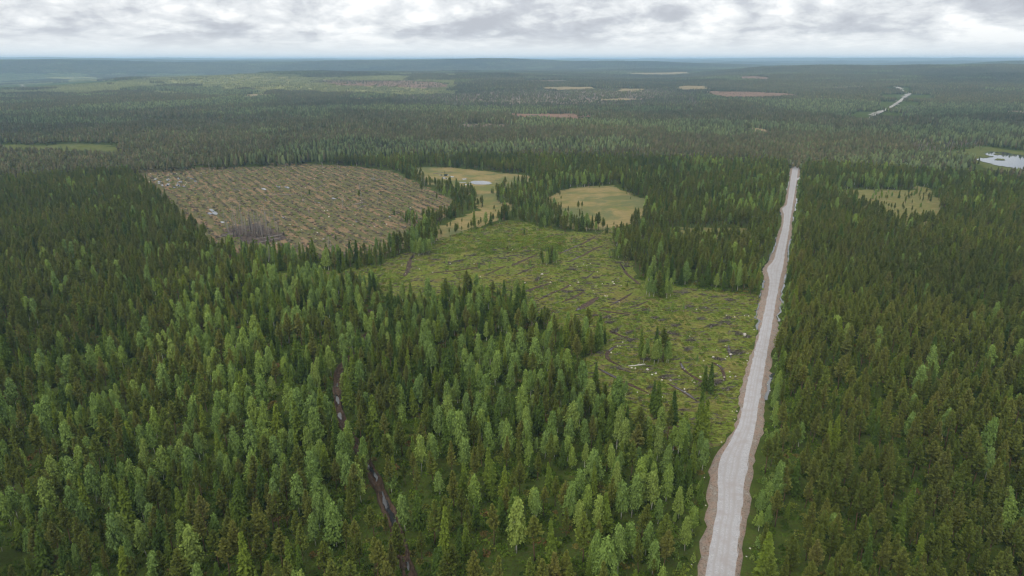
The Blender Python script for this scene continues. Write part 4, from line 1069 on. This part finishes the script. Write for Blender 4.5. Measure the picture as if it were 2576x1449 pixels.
# brash, stumps and clods on the scarified ground
SLASH = Mat('slash'); ri = SLASH.N.new('ShaderNodeNewGeometry').outputs['Random Per Island']
SLASH = SLASH.diffuse(SLASH.ramp(ri, [(0.0, (0.035, 0.028, 0.026)), (0.5, (0.075, 0.062, 0.058)), (0.85, (0.13, 0.115, 0.10)), (1.0, (0.24, 0.21, 0.18))]))
SOIL = Mat('turned_soil'); oi = SOIL.N.new('ShaderNodeObjectInfo').outputs['Random']
SOIL = SOIL.diffuse(SOIL.ramp(oi, [(0.0, (0.080, 0.060, 0.040)), (0.4, (0.160, 0.104, 0.064)), (1.0, (0.264, 0.168, 0.100))]))
STONE = Mat('pale_stone'); oi = STONE.N.new('ShaderNodeObjectInfo').outputs['Random']
STONE = STONE.principled(STONE.ramp(oi, [(0.0, (0.338, 0.323, 0.300)), (0.4, (0.435, 0.413, 0.375)), (0.7, (0.390, 0.375, 0.270)), (1.0, (0.495, 0.473, 0.450))]), 0.85, 0.3)
def sticks(rg, n, rad_, l, hh):
    parts = []
    for _ in range(n):
        a = rg.random() * 6.28; r_ = rad_ * math.sqrt(rg.random()); c_ = np.array([math.cos(a) * r_ * 1.5, math.sin(a) * r_, rg.random() * hh + 0.1])
        b = rg.normal(0, 0.7); d = np.array([math.cos(b), math.sin(b), rg.normal(0, .25)]) * l * rg.uniform(.4, 1)
        q = rg.uniform(.03, .08); parts.append(tube([c_ - d / 2, c_ + d / 2], [q, q * .6], 4))
    return merge(parts)
def lump(rg, rx, ry, rz, nseg=8, nring=4, jag=0.25):
    V = []; F = []
    for i in range(nring):
        t = i / nring * math.pi / 2
        for k in range(nseg):
            a = 6.283 * k / nseg; q = 1 + rg.normal(0, jag)
            V.append((rx * math.cos(t) * math.cos(a) * q, ry * math.cos(t) * math.sin(a) * q, rz * math.sin(t) * (1 + rg.normal(0, jag * .6)) - (0.1 if i == 0 else 0)))
    V.append((0, 0, rz))
    for i in range(nring - 1):
        for k in range(nseg): F.append([i * nseg + k, i * nseg + (k + 1) % nseg, (i + 1) * nseg + (k + 1) % nseg, (i + 1) * nseg + k])
    for k in range(nseg): F.append([(nring - 1) * nseg + k, (nring - 1) * nseg + (k + 1) % nseg, nring * nseg])
    return V, F
for v in range(3):
    rg = np.random.default_rng(950 + v)
    va, fa_ = sticks(rg, 26, 0.9, 1.9, 0.45); wcol.objects.link(mk('debris_a%d' % v, va, fa_, SLASH, link=False))
    va, fa_ = lump(rg, 1.1, 0.55, 0.45); wcol.objects.link(mk('debris_b%d' % v, va, fa_, SOIL, link=False))
x, y = ring(330, 740, 2.9, 30)
# line the heaps up along the furrows
ex, ey = near_edge(x, y, 2, 6)
k = inside(CLEARCUT, ex, ey) & ~inside(BURN, x, y) & (rng.random(x.size) < 0.9)
vv_ = -x * math.sin(fur) + y * math.cos(fur)
k &= (np.sin(2 * np.pi * (vv_ / 6.5 + 0.8 * vnoise(x, y, 40, 3))) > 0.0)
x, y = x[k], y[k]; n = len(x); a_ = vnoise(x, y, 14, 6)
form = np.where(rng.random(n) < 0.62 - 0.3 * (a_ - .5), rng.integers(0, 3, n), rng.integers(3, 6, n))
scatter('logging_debris', np.stack([x, y, np.full(n, 0.05)], 1), fur + rng.normal(0, .3, n), np.stack([rng.uniform(.5, 1.5, n), rng.uniform(.5, 1.1, n), rng.uniform(.5, 1.3, n)], 1), form, wcol, 'brash, stumps and turned clods in rows over the scarified ground')
x, y = ring(380, 740, 6.5, 30); k = inside(CLEARCUT, x, y) & (rng.random(x.size) < 0.5); x, y = x[k], y[k]; n = len(x)
scatter('cutover_grass', np.stack([x, y, np.full(n, 0.05)], 1), rng.random(n) * 6.28, rng.uniform(.5, 1.3, n), rng.integers(0, 3, n), ccol, 'tufts of grass and brush on the scarified ground')

x, y = ring(150, 480, 2.6, 42); ex, ey = near_edge(x, y, 2, 6); k = inside(GREEN, ex, ey) & (rng.random(x.size) < np.clip(0.9 * vnoise(x, y, 9, 23) - 0.05, 0, 1)) & (dist_line(RL[::3], x, y) > 3.2)
x, y = x[k], y[k]; n = len(x); lcol = bpy.data.collections.new('litter_forms')
for v in range(3): lcol.objects.link(mk('litter_form%d' % v, *sticks(np.random.default_rng(960 + v), 16, 0.8, 1.8, 0.2), SLASH, link=False))
scatter('slash_litter', np.stack([x, y, np.full(n, 0.05)], 1), rng.normal(0.25, .45, n), np.stack([rng.uniform(.5, 1.5, n), rng.uniform(.4, .9, n), rng.uniform(.4, 1, n)], 1), rng.integers(0, 3, n), lcol, 'broken twigs and small branches littering the logged bog')

# ------------------------------------------------------------------ single things in the clearings
def thing(name, loc, label, cat, group=None, rz=0.0):
    e = bpy.data.objects.new(name, None); COL.objects.link(e); e.location = loc; e.rotation_euler = (0, 0, rz); tag(e, label, cat, group); return e
# snags
SNAG = []
for v in range(5):
    rg = np.random.default_rng(970 + v); h = BASEH
    P = [(0.12 * math.sin(t * 3 + v), 0.1 * t, h * t - (0.2 if t == 0 else 0)) for t in np.linspace(0, 1, 7)]
    tv, tf = tube(P, [0.17 * (1 - 0.8 * t) for t in np.linspace(0, 1, 7)], 6); parts = []
    for _ in range(46 if v < 4 else 10):
        t = rg.uniform(.25, .98); a = rg.random() * 6.28; l = (1.25 - t) * rg.uniform(.5, 1.3)
        b = np.array([0.12 * math.sin(t * 3 + v), 0.1 * t, h * t]); e = b + np.array([math.cos(a) * l, math.sin(a) * l, -0.15 * l + rg.normal(0, .1)])
        parts.append(tube([b, e], [0.035, 0.012], 3))
        for _k in range(2):
            s_ = rg.uniform(.4, .9); c0 = b + (e - b) * s_; parts.append(tube([c0, c0 + rg.normal(0, .22, 3)], [0.02, 0.01], 3))
    for nm_, mt in (('grey', DEADW), ('dark', CHAR)):
        SNAG.append((nm_, mk('trunk', tv, tf, mt, link=False, smooth=True), mk('bare_branches', *merge(parts), mt, link=False)))
sn = []
for q in range(44):
    a = random.gauss(640, 40); b = random.gauss(590, 10); a = min(712, max(566, a)); b = min(608, max(570, b))
    sn.append((a, b, random.uniform(8, 17), 'dark' if random.random() < .45 else 'grey', 'burnt'))
for a, b, h in ((672, 590, 19), (608, 560, 15), (589, 575, 15), (700, 596, 9), (751, 462, 8), (863, 528, 9), (759, 500, 9), (778, 546, 6), (850, 430, 8), (528, 432, 9), (720, 432, 9), (560, 430, 7), (856, 442, 9), (812, 430, 8), (905, 478, 6), (940, 455, 7), (835, 655, 11), (829, 640, 10), (680, 668, 11), (1020, 470, 7), (600, 455, 5), (910, 515, 10), (950, 515, 8), (1062, 475, 11), (1068, 468, 10), (1099, 555, 6), (1008, 600, 6), (1060, 540, 5)):
    sn.append((a, b, h, 'grey', 'cut'))
items = []
for k, (a, b, h, cl, wh) in enumerate(sn): items.append((k, a, b, dict(h=h, cl=cl, wh=wh)))
labs = band_labels(items, lambda bd, k, d: f"{'charred' if d['cl'] == 'dark' else 'grey'} dead tree {'in burnt patch' if d['wh'] == 'burnt' else 'on brown cutover'}, {ordn(k)} from left in {ordn(bd)} row of dead trees", 7)
for k, (a, b, h, cl, wh) in enumerate(sn):
    x, y = at(a, b); e = thing('dead_tree', (x, y, 0), labs[k], 'dead tree', 'bare dead trees left on the cutover', random.random() * 6.28)
    e.scale = (1.25, 1.25, h / BASEH); src = random.choice([s for s in SNAG if s[0] == cl])
    for s_ in src[1:]:
        c_ = s_.copy(); COL.objects.link(c_); c_.parent = e
# fallen logs
def log(a, b, mat, rad_, label, root=False, side=6):
    p = np.array([*at(*a), 0.25]); q = np.array([*at(*b), 0.25]); l = float(np.linalg.norm(q - p))
    e = thing('fallen_log', tuple(p), label, 'log', 'logs lying on the cut ground', math.atan2(q[1] - p[1], q[0] - p[0]))
    ts = np.linspace(0, 1, 7); P = [(l * t, 0.12 * math.sin(t * 4 + a[0]), 0.05 * math.sin(t * 7)) for t in ts]
    mk('stem', *tube(P, [rad_ * (1 - .6 * t) for t in ts], 7), mat, e, smooth=True)
    parts = []
    rg = np.random.default_rng(int(a[0] * 7 + a[1]))
    for _ in range(9):
        t = rg.uniform(.3, .95); d = rg.normal(0, 1, 3); d[2] = abs(d[2]) * .6; d = norm(d) * rg.uniform(.4, 1.3)
        parts.append(tube([(l * t, 0, 0), (l * t + d[0], d[1], d[2])], [rad_ * .3, .015], 3))
    mk('branches', *merge(parts), mat, e)
    if root:
        parts = []
        for k in range(16):
            an = 6.283 * k / 16; rr_ = rg.uniform(.9, 1.7); parts.append(tube([(0, 0, 0.2), (-0.25, math.cos(an) * rr_, 0.9 + math.sin(an) * rr_)], [.2, .05], 4))
        v_, f_ = lump(rg, 0.5, 1.2, 1.7); parts.append((v_, f_)); mk('root_plate', *merge(parts), CHAR, e)
log((1622, 918), (1581, 923), PALEWOOD, 0.30, 'white birch log lying beside the standing group of trees')
log((714, 592), (640, 602), DEADW, 0.38, 'grey windfall with an upturned dark root plate at the burnt patch', True)
log((705, 600), (650, 611), DEADW, 0.32, 'grey log lying just in front of the windfall with the root plate')
log((548, 598), (592, 590), DEADW, 0.35, 'log at the left end of the burnt patch')
log((560, 592), (600, 586), DEADW, 0.30, 'thinner log behind the one left of the burnt patch')
log((740, 490), (670, 492), DEADW, 0.36, 'long grey log lying across the middle of the brown cutover')
log((822, 466), (790, 474), DEADW, 0.36, 'log right of the long grey log on the brown cutover')
log((913, 511), (875, 518), DEADW, 0.50, 'thick dark log pile end on the right half of the brown cutover')
log((920, 518), (895, 526), DEADW, 0.40, 'grey log beside the thick dark log on the cutover')
log((585, 478), (650, 472), DEADW, 0.30, 'pale weathered log near the top left of the brown cutover')
log((960, 452), (925, 456), DEADW, 0.30, 'log near the upper right rim of the brown cutover')
log(C5(2270, 1330), C5(2360, 1328), DEADW, 0.16, 'thin grey log lowest of the crossed logs near the road')
log(C5(2265, 1310), C5(2350, 1280), DEADW, 0.16, 'slanting log uppermost of the crossed logs near the road')
log(C5(2265, 1292), C5(2300, 1330), DEADW, 0.14, 'short log crossing the other two near the road')
log(C5(2280, 1345), C5(2350, 1375), DEADW, 0.18, 'dark log below the crossed logs near the road')
log(C5(1400, 1232), C5(1350, 1275), PALEWOOD, 0.16, 'pale log at the forest edge left of the water ditch')
log((1090, 438), (1140, 432), DEADW, 0.25, 'log at the upper left edge of the pond bog')

# boulders
BV = []
for v in range(5):
    rg = np.random.default_rng(990 + v); n_ = 9; V, F = lump(rg, 0.55, 0.42, 0.45, 9, 4, 0.13)
    BV.append(mk('boulder', V, F, STONE, link=False))
bpts = []
bl = [(1488, 758, 1.5), (1985, 1, 0)][:1]
expl3 = [(1488, 760, 1.7), (1940, 425, 2.0), (1945, 440, 1.6), (1160 + 505, 590, 0.9), (175, 540, 1.1), (8, 690, 1.2), (305, 910, 1.1), (360, 918, 1.1), (530, 938, 1.5), (600, 1010, 1.2), (655, 992, 1.3), (757, 1053, 1.1), (743, 1087, 1.2), (868, 1092, 1), (1185, 488, .9), (1197, 783, 1), (1347, 806, 1), (1660, 779, 1), (1690, 750, .9), (1725, 966, 1), (1740, 720, 1.6), (1300, 1040, 1.2), (1182, 1096, 1), (1213, 1124, 1), (1331, 1177, .8), (1070, 1218, 1), (1080, 1256, 1), (1545, 868, 1), (1645, 1050, 1.2), (1637, 1090, 1), (1733, 1042, .9), (1810, 1035, .9), (993, 1030, .9), (1262, 422, .8), (1165, 422, .8), (1142, 453, .8), (1677, 149, .9), (1798, 171, .9), (1940, 152, .9), (1242, 62, 1.1), (1380, 40, 1), (1080, 46, 1), (2000, 158, 1), (100, 595, .9), (135, 595, .8), (40, 510, .8), (95, 685, .8), (240, 622, .8), (1405, 648, .8), (1538, 652, .8), (1980, 806, .8), (385, 1265, .8), (540, 1303, .8), (750, 1333, .8), (1030, 910, .9), (1075, 930, .9)]
for a, b, s_ in expl3: bpts.append((1536.2 + .17349 * a, 768.1 + .17349 * b, s_))
expl5 = [(1095, 573, 2.0), (1143, 558, 1.2), (1355, 630, 1.4), (1295, 653, 1.3), (1600, 628, 1.6), (1610, 640, 1.3), (1470, 712, .9), (1545, 728, 1.2), (1585, 690, .9), (1480, 657, .8), (1440, 496, 1), (440, 496, 1.3), (187, 468, 1.3), (95, 508, 1), (225, 508, 1), (325, 470, 1.1), (610, 497, 1), (885, 398, 1.2), (580, 340, 1), (973, 632, 1.1), (965, 690, 1.1), (918, 640, 1.4), (1155, 630, 1.3), (1345, 518, 1), (1390, 500, 1), (1415, 512, .9), (1525, 640, 1), (1640, 600, .8), (1660, 655, .9), (1645, 770, .9), (120, 570, .9), (315, 558, 1), (220, 535, 1), (138, 528, .8), (655, 590, 1), (1490, 555, .9), (1155, 480, 1), (1190, 695, .8), (1460, 690, .8), (1560, 728, .9)]
for a, b, s_ in expl5: bpts.append((*C5(a, b), s_))
def C7(X, Y): return (530.7 + .17349 * X, 446.9 + .17349 * Y)
expl7 = [(880, 397, 1), (1510, 357, 1.3), (1645, 482, 1.5), (1688, 480, 2), (1710, 573, 1.8), (1543, 800, 1.5), (1460, 918, 1.6), (1632, 893, 1.8), (1315, 757, 1.2), (1330, 657, 1), (2475, 147, 1), (2168, 337, 1), (2055, 490, 1), (2060, 680, 1.3), (2370, 715, 1.1), (2548, 680, 1.6), (1610, 432, 1.2), (1640, 436, 1.2), (1290, 460, 1.2), (1580, 400, 1), (980, 720, 1.3), (1075, 570, 1), (1135, 683, 1), (1150, 686, 1), (520, 617, 1), (615, 1090, 1.5), (885, 997, 1.3), (945, 1095, 1.6), (1100, 1100, 1.2), (1010, 1030, 1.2)]
for a, b, s_ in expl7: bpts.append((*C7(a, b), s_))
for q in range(60):
    a = random.uniform(370, 500) if q < 30 else random.uniform(500, 1120); b = random.uniform(436, 478) if q < 30 else random.uniform(430, 620)
    P_ = at(a, b)
    if inside(CLEARCUT, np.array([P_[0]]), np.array([P_[1]]))[0]: bpts.append((a, b, random.uniform(.9, 1.6)))
def puddle(a, b, l, w_):
    x, y = at(a, b); d = np.array([math.cos(fur), math.sin(fur)]); n_ = np.array([-d[1], d[0]]); rows = []
    for k in range(9):
        t = k / 8 * 2 - 1; hw = w_ * math.sqrt(max(0.02, 1 - t * t)) * random.uniform(.7, 1.1); p = np.array([x, y]) + d * l * t + n_ * random.uniform(-.2, .2)
        rows.append([(*(p - n_ * hw), 0.30), (*p, 0.30), (*(p + n_ * hw), 0.30)])
    strip('furrow_puddle', rows, WATER)
for q in range(34): puddle(random.gauss(425, 36), random.gauss(457, 11), random.uniform(2.2, 5), random.uniform(.6, 1.3))
for a, b, l in ((533, 530, 6), (541, 537, 7), (528, 538, 4), (664, 476, 6), (700, 470, 5), (722, 472, 6), (560, 560, 3), (840, 500, 3)): puddle(a, b, l, 1.5)
for q in range(12): puddle(random.uniform(640, 1000), random.uniform(440, 560), random.uniform(1.5, 3), .6)
for q in range(34):
    y_ = random.uniform(560, 1430); side = random.choice((-1, 1)); E = RL if side < 0 else RRr
    k = int(np.argmin(np.abs(px(*E.T)[1] - y_))); O = (RRr if side < 0 else RL)[k]; d = (E[k] - O) / np.hypot(*(E[k] - O)); p = E[k] + d * random.uniform(1.2, 3.6)
    a, b = px(*p); bpts.append((float(a), float(b), random.uniform(.45, 0.8)))
items = [(k, a, b, dict(s=s_, a=a, b=b)) for k, (a, b, s_) in enumerate(bpts)]
def bfmt(bd, k, d):
    wh = 'on brown cutover' if d['b'] < 640 and d['a'] < 1150 else 'at roadside' if d['a'] > np.interp(d['b'], [430, 650, 1449], [1980, 1930, 1740]) - 12 else 'in green clearing'
    return f"{'large' if d['s'] > 1.25 else 'small'} pale boulder {wh}, {ordn(k)} from left in {ordn(bd)} row of boulders from bottom"
labs = band_labels(items, bfmt, 8)
for k, (a, b, s_) in enumerate(bpts):
    x, y = at(a, b); o = BV[k % 5].copy(); o.name = 'boulder'; COL.objects.link(o)
    o.location = (x, y, 0.08); o.rotation_euler = (0, 0, random.random() * 6.28); g_ = s_ * 0.62; o.scale = (g_, g_, g_ * random.uniform(.7, 1.1)); tag(o, labs[k], 'boulder', 'pale boulders scattered over the cut ground')
# brush piles in the green clearing
BP = []
for v in range(4):
    rg = np.random.default_rng(1010 + v); BP.append(mk('brush_pile', *sticks(rg, 60, 1.2, 2.4, 0.8), SLASH, link=False))
bp = [C5(a, b) for a, b in ((1620, 978), (1730, 1045), (1640, 1245), (1500, 1130), (1900, 885), (2150, 805), (2260, 815), (2400, 920), (2300, 945), (2030, 1000), (2160, 1045), (2230, 890), (2420, 885), (2050, 940), (1940, 1000), (1850, 1180), (2500, 1140), (2470, 1130), (1870, 1380), (1980, 1305), (2330, 1350), (2360, 1340), (1370, 690), (1400, 600), (1280, 700), (2440, 760), (2330, 735), (2250, 720), (2110, 705), (1480, 600), (340, 470), (420, 490), (500, 480), (650, 500), (900, 440), (1180, 450), (1060, 610), (1700, 520), (1650, 490), (1430, 640), (1560, 880), (1720, 990), (2400, 1050), (2140, 1110), (2420, 1390), (1960, 900), (1840, 830), (2360, 1180), (1450, 870), (1580, 920), (820, 460), (760, 400), (600, 440), (990, 410), (1310, 540), (2500, 1000), (2560, 1020))]
items = [(k, a, b, {}) for k, (a, b) in enumerate(bp)]
labs = band_labels(items, lambda bd, k, d: f"grey brown pile of cut branches, {ordn(k)} from left in {ordn(bd)} row of piles from bottom", 7)
for k, (a, b) in enumerate(bp):
    x, y = at(a, b); o = BP[k % 4].copy(); o.name = 'brush_pile'; COL.objects.link(o); o.location = (x, y, 0.05)
    o.rotation_euler = (0, 0, random.gauss(0.2, .4)); o.scale = (random.uniform(.8, 1.6), random.uniform(.6, 1.0), random.uniform(.5, .9)); tag(o, labs[k], 'brush pile', 'piles of cut branches in the green clearing')

# ------------------------------------------------------------------ haze
hb = 152.0; ext_ = 62000.0; z0 = float(V[:, 2].min() if False else -12.0)
hv = [(sx * ext_, sy * ext_, zz) for zz in (z0 - 1, hb) for sx, sy in ((-1, -1), (1, -1), (1, 1), (-1, 1))]
hf = [[0, 3, 2, 1], [4, 5, 6, 7], [0, 1, 5, 4], [1, 2, 6, 5], [2, 3, 7, 6], [3, 0, 4, 7]]
m = Mat('haze_air'); pv = m.N.new('ShaderNodeVolumePrincipled')
pv.inputs['Color'].default_value = (0.50, 0.74, 1.0, 1); pv.inputs['Density'].default_value = 1.08e-4; pv.inputs['Anisotropy'].default_value = 0.2
m.L.new(pv.outputs[0], m.out.inputs['Volume'])
hz = mk('haze', hv, hf, m.m); hz['kind'] = 'stuff'; hz['label'] = 'thin blue haze over the far forest'
print('trees', len(trees), 'objects', len(bpy.data.objects))
